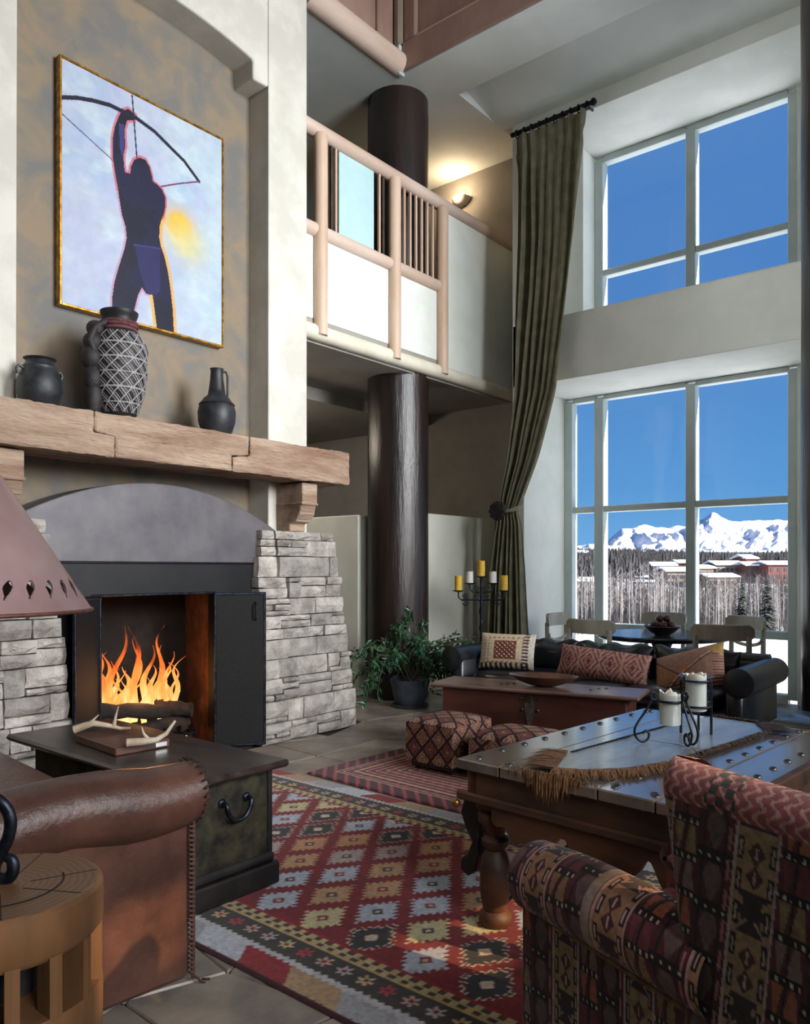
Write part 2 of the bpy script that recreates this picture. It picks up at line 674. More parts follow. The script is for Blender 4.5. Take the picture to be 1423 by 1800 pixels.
# panelled fascia over the log column (upper loft front)
fas = thing('loft_fascia', 'pinkish wood panelled loft front meeting over the log column top', 'panelling', (0, 0, ZC))
m = MB()
m.box(-4.62, FX - .05, 4.2, FY, 0.05, 1.88)
m.build('panel', PINKD, fas)
m = MB()
m.box(FX - .05, 3.38, FY + .03, FY + .15, 0.22, 1.88)
m.build('panel', PINKD, fas)
m = MB()
m.tube([(FX - .02, 4.2, .085), (FX - .02, FY - .02, .085)], .10, 16)
m.build('log_edge', PINKW, fas, smooth=50)
m = MB()
m.cbox(FX + .02, 3.38, FY - .03, FY - .002, 0.0, .26, .012)
m.build('bottom_board', PINKD, fas)
for (a, b) in ((FX + .03, FX + .17), (-2.5, -2.38)):
    m = MB()
    m.cbox(a, b, FY - .02, FY + .03, .26, 1.88, .015)
    m.build('stile', PINKD, fas)
for (a, b) in ((FY - .30, FY - .10), (4.25, 4.35)):
    m = MB()
    m.cbox(FX - .06, FX - .015, a, b, .16, 1.88, .012)
    m.build('stile', PINKD, fas)
m = MB()
m.cbox(FX + .17, -2.5, FY - .012, FY + .03, .26, .285, .006)
m.build('bead', PINKW, fas)
m = MB()
m.cbox(FX - .05, FX + .03, FY - .07, FY + .02, 0.24, 1.88, .02)
m.build('corner_post', mat('corner_wood', lin(128, 116, 100), lin(138, 126, 110), 4, .6), fas)
m = MB()
m.cbox(FX - .018, FX + .022, FY - .06, FY + .02, -.02, .24, .008)
m.build('corner_bracket', FRAME, fas)

# ------------------------------------------------------------------ windows
def window(name, label, xs, zs, x_end, pane_cells, ybar=7.5):
    o = bpy.data.objects.new(name, None)
    COL.objects.link(o)
    struct(tag(o, label))
    z0, z1 = zs[0][0], zs[-1][0]
    for (x, w) in xs:
        m = MB()
        m.cbox(x - w / 2, x + w / 2, ybar - .03, ybar + .09, z0, z1, .006)
        m.build('mullion', FRAME, o)
    for (z, w) in zs:
        for i in range(len(xs) - 1):
            m = MB()
            m.cbox(xs[i][0] + xs[i][1] / 2, xs[i + 1][0] - xs[i + 1][1] / 2, ybar - .022, ybar + .08, z - w / 2, z + w / 2, .006)
            m.build('transom', FRAME, o)
    for i in range(len(xs) - 1):
        for j in range(len(zs) - 1):
            m = MB()
            m.box(xs[i][0], xs[i + 1][0], ybar + .03, ybar + .036, zs[j][0], zs[j + 1][0])
            m.build('pane', GLASS, o)
    return o


XR = [(-1.76, .085)]
window('window_1', 'tall lower window with pale frame facing the snowy valley',
       [(-3.945, .09), (-3.60, .10), (-2.66, .09)] + XR, [(.04, .09), (.605, .075), (1.816, .065), (2.965, .05)], 3.4, 0)
window('window_2', 'upper window with pale frame showing only blue sky',
       [(-3.60, .09), (-2.66, .09)] + XR, [(3.63, .06), (4.236, .065), (5.405, .07)], 3.4, 0)

# ------------------------------------------------------------------ gallery balustrade
BX = -4.47
bal = thing('balustrade', 'pale log balustrade of the gallery with white panels and thin spindles', 'balustrade', (BX, 0, 2.985))
Zb = 2.985


def rail(name, y0, y1, z, r, mt, flat=1.0, x=0.0):
    m = MB()
    m.tube([(x, y0, z - Zb), (x, y1, z - Zb)], r, 18)
    return m.build(name, mt, bal, smooth=50)


rail('top_rail', 4.0, 7.2, 4.655, .060, PINKW)
rail('bottom_rail', 4.0, 7.2, 3.062, .064, mat('cream_log', lin(214, 206, 186), lin(226, 220, 202), 4, .5, bump=.1))
PY = [4.319, 5.217, 5.912]
for y in PY:
    m = MB()
    m.tube([(.035, y, .05), (.035, y, 1.63)], .056, 18)
    m.build('post', TANW, bal, smooth=50)
for (a, b) in ((4.0, PY[0]), (PY[0], PY[1]), (PY[1], PY[2])):
    m = MB()
    m.tube([(.01, a + .05, 3.862 - Zb), (.01, b - .03, 3.862 - Zb)], .054, 16)
    m.build('mid_rail', PINKW, bal, smooth=50)
    m = MB()
    m.cbox(-.012, .006, a + .05, b, .18, .86, .004)
    m.build('panel', WHITEW, bal)
    m = MB()
    m.cbox(-.012, .0, a + .05, b, .02, .18, .004)
    m.build('kick_board', GREYW, bal)
m = MB()
m.cbox(-.012, .012, PY[2], 7.2, .10, 1.64, .006)
m.build('plain_panel', WHITEW, bal)
m = MB()
m.cbox(-.012, .002, 4.56, 4.985, .9, 1.62, .004)
m.build('blue_panel', BLUEP, bal)


def spindle(y, mt, w=.011):
    m = MB()
    m.cbox(-.012, .012, y - w, y + w, .86, 1.64, .003)
    m.build('spindle', mt, bal)


for y in (4.42, 4.47, 4.52, 5.05, 5.10):
    spindle(y, DARKW if y < 4.5 or y > 5.08 else TANW)
for k in range(7):
    spindle(5.305 + .083 * k, TANW)

# wall sconce glowing on the gallery wall
sc = thing('wall_sconce', 'small half bowl wall sconce glowing on the gallery wall', 'wall light', (-5.12, 7.2, 5.27))
m = MB()
prof = [(.02, 0), (.07, .02), (.105, .05), (.12, .09), (.11, .09), (.09, .06), (.02, .02)]
m.lathe(prof, 24)
b_ = m.build('bowl', mat('sconce_plaster', lin(210, 200, 184), None, rough=.7), sc, smooth=50)
m = MB()
m.cbox(-.05, .05, -.02, .0, .0, .14, .006)
m.build('back_plate', GREYW, sc)
pl = bpy.data.lights.new('sconce_bulb', 'POINT')
pl.energy = 9
pl.color = (1, .72, .45)
pl.shadow_soft_size = .05
po = bpy.data.objects.new('sconce_bulb', pl)
COL.objects.link(po)
po.location = (-5.12, 7.06, 5.36)

pl = bpy.data.lights.new('gallery_downlight', 'POINT')
pl.energy = 22
pl.color = (1, .86, .68)
pl.shadow_soft_size = .12
po = bpy.data.objects.new('gallery_downlight', pl)
COL.objects.link(po)
po.location = (-6.3, 4.7, 2.6)

# ------------------------------------------------------------------ log columns
def log_column(name, label, x, y, r, z1, seed):
    rr = random.Random(seed)
    nz, nu = 70, 48
    P = np.zeros((nz, nu, 3))
    for j in range(nz):
        z = z1 * j / (nz - 1)
        for i in range(nu):
            a = 2 * PI * i / nu
            d = r * (1 + .012 * mnoise.noise((math.cos(a) * 2, math.sin(a) * 2 + seed, z * 1.2)) +
                     .008 * mnoise.noise((math.cos(a) * 9, math.sin(a) * 9 + seed, z * .8)))
            if j >= nz - 2:
                d *= .985
            P[j, i] = (d * math.cos(a), d * math.sin(a), z)
    t = thing(name, label, 'column', (x, y, 0))
    surf('trunk', P, None, LOGM, t, True)
    m = MB()
    m.lathe([(.01, z1 - .012), (r * .98, z1 - .012), (r * .98, z1 - .002), (.01, z1 - .002)], 32)
    m.build('top_cap', BLACKM, t)
    return t


log_column('log_column', 'thick dark stained log column rising through the gallery', -4.772, 5.662, .287, ZC, 3)
log_column('log_column', 'dark log column at the right edge beside the window', -.995, 5.68, .287, ZC, 11)
# ================================================================== FIREPLACE
# stone piers: single ledge stones
def rock(m, x0, x1, y0, y1, z0, z1, r):
    """split-face stone: uneven chiselled front (+x), straight bed joints"""
    ny, nz = (4, 3) if y1 - y0 > .13 else (3, 3)
    j = lambda s: r.uniform(-s, s)
    vs = []
    for k in range(nz):
        for i in range(ny):
            rim = i in (0, ny - 1) or k in (0, nz - 1)
            y = y0 + (y1 - y0) * i / (ny - 1) + (j(.012) if not rim else j(.004))
            z = z0 + (z1 - z0) * k / (nz - 1) + (j(.012) if not rim and z1 - z0 > .05 else j(.0025))
            x = x1 - (.016 + abs(j(.008)) if rim else -j(.012))
            if i in (0, ny - 1) and k in (0, nz - 1):
                x -= .006
            vs.append((x, y, z))
    n = ny * nz
    ring = [i for i in range(ny)] + [k * ny + ny - 1 for k in range(1, nz)] + [(nz - 1) * ny + i for i in range(ny - 2, -1, -1)] + [k * ny for k in range(nz - 2, 0, -1)]
    bk = [(x0, vs[q][1], vs[q][2]) for q in ring]
    fs = [(k * ny + i, k * ny + i + 1, (k + 1) * ny + i + 1, (k + 1) * ny + i) for k in range(nz - 1) for i in range(ny - 1)]
    L_ = len(ring)
    fs += [(ring[q], n + q, n + (q + 1) % L_, ring[(q + 1) % L_]) for q in range(L_)]
    fs.append(tuple(n + q for q in range(L_)))
    m.add(vs + bk, fs)


def pier(name, label, yb, yt, xb, xt, H, seed, flip=False):
    """front face battered from xb (bottom) to xt (top); yb, yt = (y0, y1) at bottom and top"""
    r = random.Random(seed)
    t = thing(name, label, 'stone pier', (xb, (yb[0] + yb[1]) / 2, 0))
    ox, oy = xb, (yb[0] + yb[1]) / 2
    lerp = lambda a, b, s: a + (b - a) * s
    # dark core so that the joints read as shadow gaps
    m = MB()
    vs = []
    for (z, s) in ((0.0, 0), (H - .02, 1)):
        y0, y1, x = lerp(yb[0], yt[0], s) + .05, lerp(yb[1], yt[1], s) - .05, lerp(xb, xt, s) - .045
        vs += [(x - ox, y0 - oy, z), (x - ox, y1 - oy, z), (-4.394 - ox, y1 - oy, z), (-4.394 - ox, y0 - oy, z)]
    m.add(vs, [(0, 1, 2, 3), (4, 5, 6, 7), (0, 1, 5, 4), (1, 2, 6, 5), (2, 3, 7, 6), (3, 0, 4, 7)])
    m.build('joint_shade_core', mat('joint_shade', lin(40, 38, 36), lin(52, 48, 44), 12, .95), t)
    z = 0.0
    while z < H - .02:
        h = min(r.choice((.075, .09, .105, .12, .135, .15)), H - z)
        if H - z - h < .04:
            h = H - z
        s0 = (z + h / 2) / H
        y0, y1, x = lerp(yb[0], yt[0], s0), lerp(yb[1], yt[1], s0), lerp(xb, xt, s0)
        y = y0 + r.uniform(-.018, .012)
        ye = y1 + r.uniform(-.015, .02)
        while y < ye - .01:
            w = r.uniform(.10, .34)
            if ye - y - w < .09:
                w = ye - y
            n = 1 if h < .08 else r.choice((1, 1, 2, 2, 3) if h > .11 else (1, 1, 2))
            cuts = sorted(r.uniform(.22, .78) for _ in range(n - 1))
            if n == 3 and cuts[1] - cuts[0] < .2:
                n = 2
                cuts = [cuts[0]]
            zz = [z] + [z + h * c for c in cuts] + [z + h]
            for k in range(n):
                hh = zz[k + 1] - zz[k]
                parts = [(y, y + w)]
                if hh < .06 and w > .2 and r.random() < .5:
                    c = y + w * r.uniform(.35, .65)
                    parts = [(y, c), (c, y + w)]
                for (a, b) in parts:
                    xf = x + r.uniform(-.012, .022)
                    xr = -4.394 if a < y0 + .05 or b > y1 - .05 else x - r.uniform(.12, .16)
                    g = .0035
                    m = MB()
                    rock(m, xr - ox, xf - ox, a + g - oy, b - g - oy, zz[k] + g, zz[k + 1] - g, r)
                    m.build('stone', STONE, t)
            y += w
        z += h
    return t


pier('stone_pier', 'battered pier of grey ledge stones right of the fire', (3.455, 4.40), (3.555, 4.28), -4.09, -4.235, 1.472, 5)
pier('stone_pier', 'battered pier of grey ledge stones left of the fire behind the lampshade', (1.24, 2.20), (1.46, 2.045), -4.09, -4.235, 1.472, 9)

# mantel: three hewn beams joined with stepped scarf joints
MX0, MX1, MZ0, MZ1 = -4.384, -4.05, 1.826, 2.068
man = thing('mantel', 'long rough hewn pale timber mantel over the fireplace', 'mantel', (-4.25, 2.89, MZ0))


def beam(poly, seed):
    """poly in (y, z); front face broken up by hewing"""
    r = random.Random(seed)
    m = MB()
    m.prism([(y - 2.89, z - MZ0) for (y, z) in poly], MX0 + 4.25, MX1 + 4.25, 'x')
    o = m.build('beam', BEAM, man, bevel=.012, seg=2)
    sb_ = o.modifiers.new('dense', 'SUBSURF')
    sb_.subdivision_type = 'SIMPLE'
    sb_.levels = sb_.render_levels = 5
    for (ns, stg) in ((.16, .022), (.035, .012)):
        tx = bpy.data.textures.new('hewing', 'CLOUDS')
        tx.noise_scale = ns
        tx.noise_depth = 3
        dp = o.modifiers.new('hewn', 'DISPLACE')
        dp.texture = tx
        dp.texture_coords = 'LOCAL'
        dp.strength = stg
        dp.mid_level = .5
    return o


g = .003
ya, yb_, yc, yd = 2.222, 2.345, 3.16, 3.30
zm = 1.955
beam([(1.53, MZ0), (yb_ - g, MZ0), (yb_ - g, zm - .012), (ya - g, zm - g), (ya - g, MZ1), (1.53, MZ1)], 1)
beam([(yb_ + g, MZ0), (yc - g, MZ0), (yc - g, zm - .03), (yd - g, zm - .012), (yd - g, MZ1), (ya + g, MZ1), (ya + g, zm + g), (yb_ + g, zm - .01)], 2)
beam([(yc + g, MZ0), (4.25, MZ0), (4.25, MZ1), (yd + g, MZ1), (yd + g, zm - .016), (yc + g, zm - .034)], 3)


def corbel(y, label):
    t = thing('corbel', label, 'corbel', (-4.398, y, 1.472), 0)
    m = MB()
    pr = [(0, .346), (.28, .346), (.28, .20), (.265, .185), (.25, .12), (.205, .07), (.15, .055), (.15, 0.0), (0, 0.0)]
    m.prism(pr, -.075, .075, 'y')
    m.build('bracket', BEAM, t, bevel=.010, seg=3)
    m = MB()
    m.cbox(0, .15, .076, .115, .10, .34, .008)
    m.build('side_block', BEAM, t)
    m = MB()
    m.cbox(0.0, .285, -.082, .082, .188, .205, .006)
    m.build('band', BEAM, t)
    return t


corbel(3.905, 'pale carved timber corbel on the right stone pier')
corbel(1.80, 'pale carved timber corbel at the left picture edge behind the lampshade')

# arched metal hood
hood = thing('fireplace_hood', 'arched grey purple metal hood above the fire', 'hood', (-4.3, 2.8, 1.23))
pts = []
for k in range(25):
    y = 1.86 + (3.76 - 1.86) * k / 24
    pts.append((y, 1.735 - .27 * ((y - 2.81) / .95) ** 2))
poly = [(y - 2.8, z - 1.23) for (y, z) in pts] + [(3.56 - 2.8, 1.24 - 1.23), (2.05 - 2.8, 1.24 - 1.23)]
m = MB()
m.prism(poly, -.26, .0, 'x')
m.build('hood_plate', HOOD, hood, bevel=.006)
m = MB()
m.cbox(-.20, .006, 2.02 - 2.8, 3.58 - 2.8, .0, .014, .004)
m.build('lower_lip', BLACKM, hood)

# firebox with brick lining and mesh doors
fb = thing('firebox', 'black metal firebox with open screen doors and brick lining', 'fireplace', (-4.3, 2.79, 0))
ox, oy = -4.3, 2.79
m = MB()
m.box(-4.36 - ox, -4.30 - ox, 2.05 - oy, 3.56 - oy, 1.045, 1.24)
m.box(-4.36 - ox, -4.30 - ox, 2.05 - oy, 2.36 - oy, 0, 1.045)
m.box(-4.36 - ox, -4.30 - ox, 3.20 - oy, 3.56 - oy, 0, 1.045)
m.build('surround', mat('black_steel', lin(13, 13, 16), lin(24, 23, 26), 4, .5, metal=.3), fb)
m = MB()
m.cbox(-4.305 - ox, -4.285 - ox, 2.34 - oy, 3.22 - oy, 1.035, 1.05, .004)
m.build('lintel_strip', IRON, fb)
m = MB()
m.add([(-4.34 - ox, 2.36 - oy, 0), (-4.85 - ox, 2.50 - oy, 0), (-4.85 - ox, 2.50 - oy, 1.2), (-4.34 - ox, 2.36 - oy, 1.2)], [(0, 1, 2, 3)])
m.build('side_lining', FIREB, fb)
m = MB()
m.add([(-4.34 - ox, 3.20 - oy, 0), (-4.85 - ox, 3.36 - oy, 0), (-4.85 - ox, 3.36 - oy, 1.2), (-4.34 - ox, 3.20 - oy, 1.2)], [(0, 3, 2, 1)])
m.build('side_lining', FIREB, fb)
m = MB()
m.box(-4.9 - ox, -4.85 - ox, 2.3 - oy, 3.45 - oy, 0, 1.25)
m.box(-4.9 - ox, -4.34 - ox, 2.3 - oy, 3.45 - oy, 1.2, 1.25)
m.build('back_lining', SOOT, fb)
m = MB()
m.box(-4.9 - ox, -4.15 - ox, 2.15 - oy, 3.40 - oy, -.01, .012)
m.build('hearth_plate', SOOT, fb)


def mesh_door(p0, p1, name='screen_door'):
    """black mesh door between two plan points"""
    a = Vector((p0[0] - ox, p0[1] - oy, 0))
    b = Vector((p1[0] - ox, p1[1] - oy, 0))
    d = b - a
    L_ = d.length
    M_ = Matrix.Translation(a) @ Matrix.Rotation(math.atan2(d.y, d.x), 4, 'Z')
    m = MB()
    m.M = M_
    m.cbox(0, L_, -.004, .004, .02, 1.04, .001)
    dr = m.build(name, mat('screen_mesh', lin(15, 14, 16), lin(26, 24, 25), 90, .6, metal=.4, bump=.8, bscale=420, bdist=.002), fb)
    m = MB()
    m.M = M_
    for (x0, x1, z0, z1) in ((0, .016, .02, 1.045), (L_ - .016, L_, .02, 1.045), (0, L_, .02, .04), (0, L_, 1.025, 1.045)):
        m.cbox(x0, x1, -.009, .009, z0, z1, .003)
    m.build('door_frame', IRON, dr)
    m = MB()
    m.M = M_
    m.tube([(L_ * .8, -.014, .86), (L_ * .8, -.03, .88), (L_ * .8, -.03, .96), (L_ * .8, -.014, .98)], .006, 6)
    m.build('handle', IRON, dr)


mesh_door((-4.27, 3.18), (-4.075, 3.458))
mesh_door((-4.27, 2.38), (-4.10, 2.13))

# grate, logs, embers, flames
gr = thing('fire_grate', 'black iron fire grate under the burning logs', 'grate', (-4.55, 2.80, .012))
m = MB()
for k in range(7):
    y = -.30 + .1 * k
    m.tube([(.16, y, .16), (.14, y, .10), (-.16, y, .10)], .012, 6)
m.tube([(.14, -.34, .10), (.14, .34, .10)], .013, 6)
m.tube([(-.14, -.34, .10), (-.14, .34, .10)], .013, 6)
for (a, b) in ((.14, -.3), (.14, .3), (-.14, -.3), (-.14, .3)):
    m.tube([(a, b, 0), (a, b, .10)], .013, 6)
m.build('bars', BLACKM, gr)
CHAR = mat('charred_wood', lin(18, 13, 10), lin(44, 30, 22), 9, .9, bump=.9, bscale=18, bdist=.015)


def log_(p0, p1, r, label):
    m = MB()
    A, B_ = Vector(p0), Vector(p1)
    n = 9
    rr = random.Random(int(abs(p0[1]) * 1000))
    pts_ = [A.lerp(B_, k / (n - 1)) + Vector((rr.uniform(-.008, .008), 0, rr.uniform(-.008, .008))) for k in range(n)]
    m.tube(pts_, [r * rr.uniform(.88, 1.08) for _ in range(n)], 9)
    return tag(m.build('log', CHAR, None, smooth=60), label, 'log', 'logs burning on the grate')


log_((-4.44, 2.44, .34), (-4.50, 3.02, .26), .05, 'long charred log lying across the top of the fire')
log_((-4.62, 2.52, .19), (-4.62, 3.12, .19), .065, 'thick charred log at the back of the grate')
log_((-4.46, 2.52, .175), (-4.46, 3.10, .175), .05, 'charred log lying along the front of the grate')
log_((-4.40, 3.10, .26), (-4.64, 2.86, .31), .05, 'short charred log leaning at the right end of the fire')


def emis(name, ramp, strength, zlo, zhi, nscale=9.0, thr=.40):
    m = bpy.data.materials.new(name)
    m.use_nodes = True
    N = m.node_tree.nodes
    L = m.node_tree.links
    N.clear()
    o = N.new('ShaderNodeOutputMaterial')
    em = N.new('ShaderNodeEmission')
    em.inputs[1].default_value = strength
    tcn = N.new('ShaderNodeTexCoord')
    sp = N.new('ShaderNodeSeparateXYZ')
    L.new(tcn.outputs['Object'], sp.inputs[0])
    mr = N.new('ShaderNodeMapRange')
    mr.inputs['From Min'].default_value = zlo
    mr.inputs['From Max'].default_value = zhi
    L.new(sp.outputs['Z'], mr.inputs[0])
    mp = N.new('ShaderNodeMapping')
    mp.inputs['Scale'].default_value = (1, 1, .35)
    L.new(tcn.outputs['Object'], mp.inputs[0])
    nz = N.new('ShaderNodeTexNoise')
    nz.inputs['Scale'].default_value = nscale
    nz.inputs['Detail'].default_value = 5
    L.new(mp.outputs[0], nz.inputs['Vector'])
    ad = N.new('ShaderNodeMath')
    ad.operation = 'MULTIPLY_ADD'
    ad.inputs[1].default_value = .9
    L.new(nz.outputs['Fac'], ad.inputs[0])
    sb = N.new('ShaderNodeMath')
    sb.operation = 'SUBTRACT'
    L.new(mr.outputs[0], sb.inputs[0])
    sb.inputs[1].default_value = .45
    L.new(sb.outputs[0], ad.inputs[2])
    rp = N.new('ShaderNodeValToRGB')
    rp.color_ramp.elements[0].position = ramp[0][0]
    rp.color_ramp.elements[0].color = ramp[0][1]
    rp.color_ramp.elements[1].position = ramp[-1][0]
    rp.color_ramp.elements[1].color = ramp[-1][1]
    for (p, c) in ramp[1:-1]:
        x = rp.color_ramp.elements.new(p)
        x.color = c
    L.new(ad.outputs[0], rp.inputs[0])
    L.new(rp.outputs[0], em.inputs[0])
    tr = N.new('ShaderNodeBsdfTransparent')
    mx = N.new('ShaderNodeMixShader')
    fr = N.new('ShaderNodeMapRange')
    fr.inputs['From Min'].default_value = thr + .35
    fr.inputs['From Max'].default_value = thr - .05
    L.new(ad.outputs[0], fr.inputs[0])
    L.new(fr.outputs[0], mx.inputs[0])
    L.new(tr.outputs[0], mx.inputs[1])
    L.new(em.outputs[0], mx.inputs[2])
    L.new(mx.outputs[0], o.inputs[0])
    return m


FLAME = emis('flame', [(0.0, (1, .66, .26, 1)), (.25, (1, .36, .08, 1)), (.5, (.8, .13, .02, 1)), (.95, (.15, .015, .003, 1))], 1.15, .22, 1.0, 14, .42)
fl = thing('fire', 'orange fire burning on the logs in the firebox', 'fire', (-4.55, 2.8, 0))
rf = random.Random(21)


def tongue(y, x, z0, H, w, lean, seed):
    r = random.Random(seed)
    nv, nu = 22, 12
    P = np.zeros((nv, nu, 3))
    ph = r.uniform(0, 6)
    for j in range(nv):
        s = j / (nv - 1)
        ww = w * (math.sin(PI * min(1, .18 + s * .82)) ** .8) * (1 - s) ** .45 + .0015
        cy = y + lean * s * s + .045 * math.sin(ph + s * 9) * s
        cx_ = x + .03 * math.sin(ph * 2 + s * 5) * s
        for i in range(nu):
            a = 2 * PI * i / nu
            P[j, i] = (cx_ + ww * .45 * math.cos(a), cy + ww * math.sin(a), z0 + H * s)
    surf('flame', P, None, FLAME, fl, True)


for (y, x, z0, H, w, ln) in [(-.25, .0, .24, .44, .06, .02), (-.21, .02, .24, .62, .045, .12), (-.13, .0, .22, .36, .07, .05),
                             (-.05, .02, .22, .30, .07, -.04), (.0, -.03, .24, .68, .04, -.05), (.04, .0, .24, .46, .05, .07),
                             (.10, -.02, .22, .34, .06, .02), (.15, .0, .22, .30, .055, .04), (.20, -.02, .22, .42, .04, .05),
                             (.24, .0, .20, .22, .05, .05), (-.17, .06, .12, .18, .04, -.03), (-.02, -.05, .2, .55, .05, .05),
                             (.12, .05, .12, .14, .04, .03), (-.29, -.02, .2, .3, .035, -.02), (.16, -.05, .24, .58, .035, .08)]:
    tongue(y, x, z0, H, w * .62, ln, int(abs(y) * 997 + H * 313))
for k in range(22):
    tongue(rf.uniform(-.27, .25), rf.uniform(-.07, .06), rf.uniform(.14, .26), rf.uniform(.14, .46), rf.uniform(.014, .032), rf.uniform(-.08, .12), 400 + k)
EMB = emis('ember', [(0.0, (1, .5, .12, 1)), (.5, (.9, .16, .02, 1)), (1.0, (.03, .01, .005, 1))], 2.0, -.3, .9, 30, 1.2)
m = MB()
for k in range(40):
    a, b, c = rf.uniform(-.14, .14), rf.uniform(-.3, .3), rf.uniform(.0, .05)
    m.ell((a, b, .03 + c), (.022, .026, .018), 6, 4)
e_ = m.build('embers', EMB, fl)
e_['kind'] = 'stuff'
pl = bpy.data.lights.new('fire_glow', 'POINT')
pl.energy = 5
pl.color = (1, .42, .14)
pl.shadow_soft_size = .12
po = bpy.data.objects.new('fire_glow', pl)
COL.objects.link(po)
po.location = (-4.5, 2.8, .46)
# ================================================================== ON AND ABOVE THE MANTEL
MTOP = MZ1 + .009


def inpoly(U, V, poly):
    r = np.zeros(U.shape, bool)
    n = len(poly)
    j = n - 1
    for i in range(n):
        xi, yi = poly[i]
        xj, yj = poly[j]
        if yi != yj:
            c = ((yi > V) != (yj > V)) & (U < (xj - xi) * (V - yi) / (yj - yi) + xi)
            r ^= c
        j = i
    return r


def segdist(U, V, pts, asp=1.0):
    d = np.full(U.shape, 9.0)
    for (a, b) in zip(pts[:-1], pts[1:]):
        ax, ay, bx, by = a[0] * asp, a[1], b[0] * asp, b[1]
        dx, dy = bx - ax, by - ay
        t = np.clip(((U * asp - ax) * dx + (V - ay) * dy) / (dx * dx + dy * dy + 1e-12), 0, 1)
        d = np.minimum(d, np.hypot(U * asp - ax - t * dx, V - ay - t * dy))
    return d


def vnoise(X, Y, seed=0, sc=1.0, octv=4):
    """value noise on arrays"""
    rs = np.random.RandomState(seed)
    out = np.zeros(X.shape)
    amp = 1.0
    tot = 0
    for o in range(octv):
        G = rs.rand(64, 64)
        x, y = X * sc, Y * sc
        xi, yi = np.floor(x).astype(int), np.floor(y).astype(int)
        fx, fy = x - xi, y - yi
        fx, fy = fx * fx * (3 - 2 * fx), fy * fy * (3 - 2 * fy)
        a = G[yi % 64, xi % 64]
        b = G[yi % 64, (xi + 1) % 64]
        c = G[(yi + 1) % 64, xi % 64]
        d = G[(yi + 1) % 64, (xi + 1) % 64]
        out += amp * ((a * (1 - fx) + b * fx) * (1 - fy) + (c * (1 - fx) + d * fx) * fy)
        tot += amp
        amp *= .55
        sc *= 2.1
    return out / tot


def L3(r, g, b):
    return np.array(lin(r, g, b)[:3])


def put(C, mask, col, k=1.0):
    if not isinstance(mask, np.ndarray) or mask.dtype == bool:
        w = mask.astype(float) * k
    else:
        w = np.clip(mask, 0, 1) * k
    C[:] = C * (1 - w[..., None]) + np.asarray(col) * w[..., None]


# painting: blue-black figure drawing a bow on a pale ground
pic = thing('painting', 'large painting of a dark blue archer on pale blue in a thin gilt frame', 'painting', (-4.62, 2.882, 2.796))
PW, PH = 1.17, 1.463
body = [(0.334, 0.902), (0.375, 0.927), (0.416, 0.917), (0.409, 0.889), (0.368, 0.874), (0.352, 0.829), (0.355, 0.78), (0.358, 0.761), (0.346, 0.718), (0.349, 0.669), (0.356, 0.642), (0.387, 0.647), (0.39, 0.677), (0.41, 0.714), (0.445, 0.737), (0.48, 0.737), (0.506, 0.714), (0.521, 0.678), (0.526, 0.655), (0.553, 0.65), (0.585, 0.637), (0.607, 0.607), (0.608, 0.566), (0.597, 0.527), (0.585, 0.504), (0.57, 0.464), (0.568, 0.412), (0.579, 0.375), (0.604, 0.33), (0.626, 0.265), (0.641, 0.197), (0.656, 0.108), (0.665, -0.01), (0.554, -0.01), (0.54, 0.065), (0.525, 0.142), (0.483, 0.141), (0.458, 0.162), (0.434, 0.123), (0.414, 0.06), (0.391, -.01), (0.279, -0.01), (0.278, 0.071), (0.293, 0.15), (0.319, 0.223), (0.352, 0.308), (0.365, 0.36), (0.358, 0.407), (0.337, 0.45), (0.324, 0.505), (0.31, 0.569), (0.296, 0.623), (0.282, 0.687), (0.282, 0.765), (0.294, 0.818), (0.314, 0.865)]
bow = [(-0.01, 0.835), (0.083, 0.867), (0.17, 0.888), (0.261, 0.903), (0.341, 0.905), (0.423, 0.904), (0.537, 0.884), (0.641, 0.846), (0.733, 0.813), (0.836, 0.749)]
nu, nv = 300, 375
U, V = np.meshgrid(np.linspace(0, 1, nu), np.linspace(0, 1, nv))
asp = PW / PH
n1 = vnoise(U * asp, V, 1, 5)
n2 = vnoise(U * asp, V * 1.6, 2, 9)
C = np.zeros((nv, nu, 3))
C[:] = L3(196, 204, 226)
put(C, np.clip((n1 - .45) * 4, 0, 1), L3(176, 198, 226))
put(C, np.clip((n2 - .52) * 4, 0, 1), L3(208, 222, 234))
put(C, np.clip((U - .5) * 2, 0, 1) * .6, L3(204, 228, 236))
put(C, np.clip((.45 - n2) * 5, 0, 1) * .5, L3(186, 190, 226))
bl = np.exp(-(((U - .70) / .10) ** 2 + ((V - .50) / .075) ** 2) * 1.2) * (0.7 + .8 * n1)
put(C, np.clip(bl * 1.3, 0, 1), L3(240, 196, 74))
bl = np.exp(-(((U - .76) / .12) ** 2 + ((V - .42) / .09) ** 2)) * (0.5 + .7 * n2)
put(C, np.clip(bl, 0, .8), L3(232, 220, 150))
cl = body + [body[0]]
db = segdist(U, V, cl, asp)
ins = inpoly(U, V, body)
left = U < .5
put(C, (~ins) & (db < .010) & left & (V > .55), L3(214, 70, 92), .75)
put(C, (~ins) & (db < .009) & (V < .55) & left, L3(206, 120, 150), .6)
put(C, (~ins) & (db < .016) & (~left) & (V < .52), L3(240, 178, 60), .85)
put(C, (~ins) & (db < .007) & (~left) & (V > .5), L3(220, 60, 74), .8)
put(C, ins, L3(14, 15, 44))
put(C, ins & (n1 > .55), L3(22, 22, 64), .7)
put(C, inpoly(U, V, [(0.412, 0.343), (0.575, 0.364), (0.575, 0.172), (0.539, 0.145), (0.49, 0.142), (0.441, 0.242)]), L3(38, 36, 92))
put(C, inpoly(U, V, [(0.318, 0.845), (0.35, 0.85), (0.35, 0.761), (0.34, 0.70), (0.324, 0.74)]), L3(56, 60, 122))
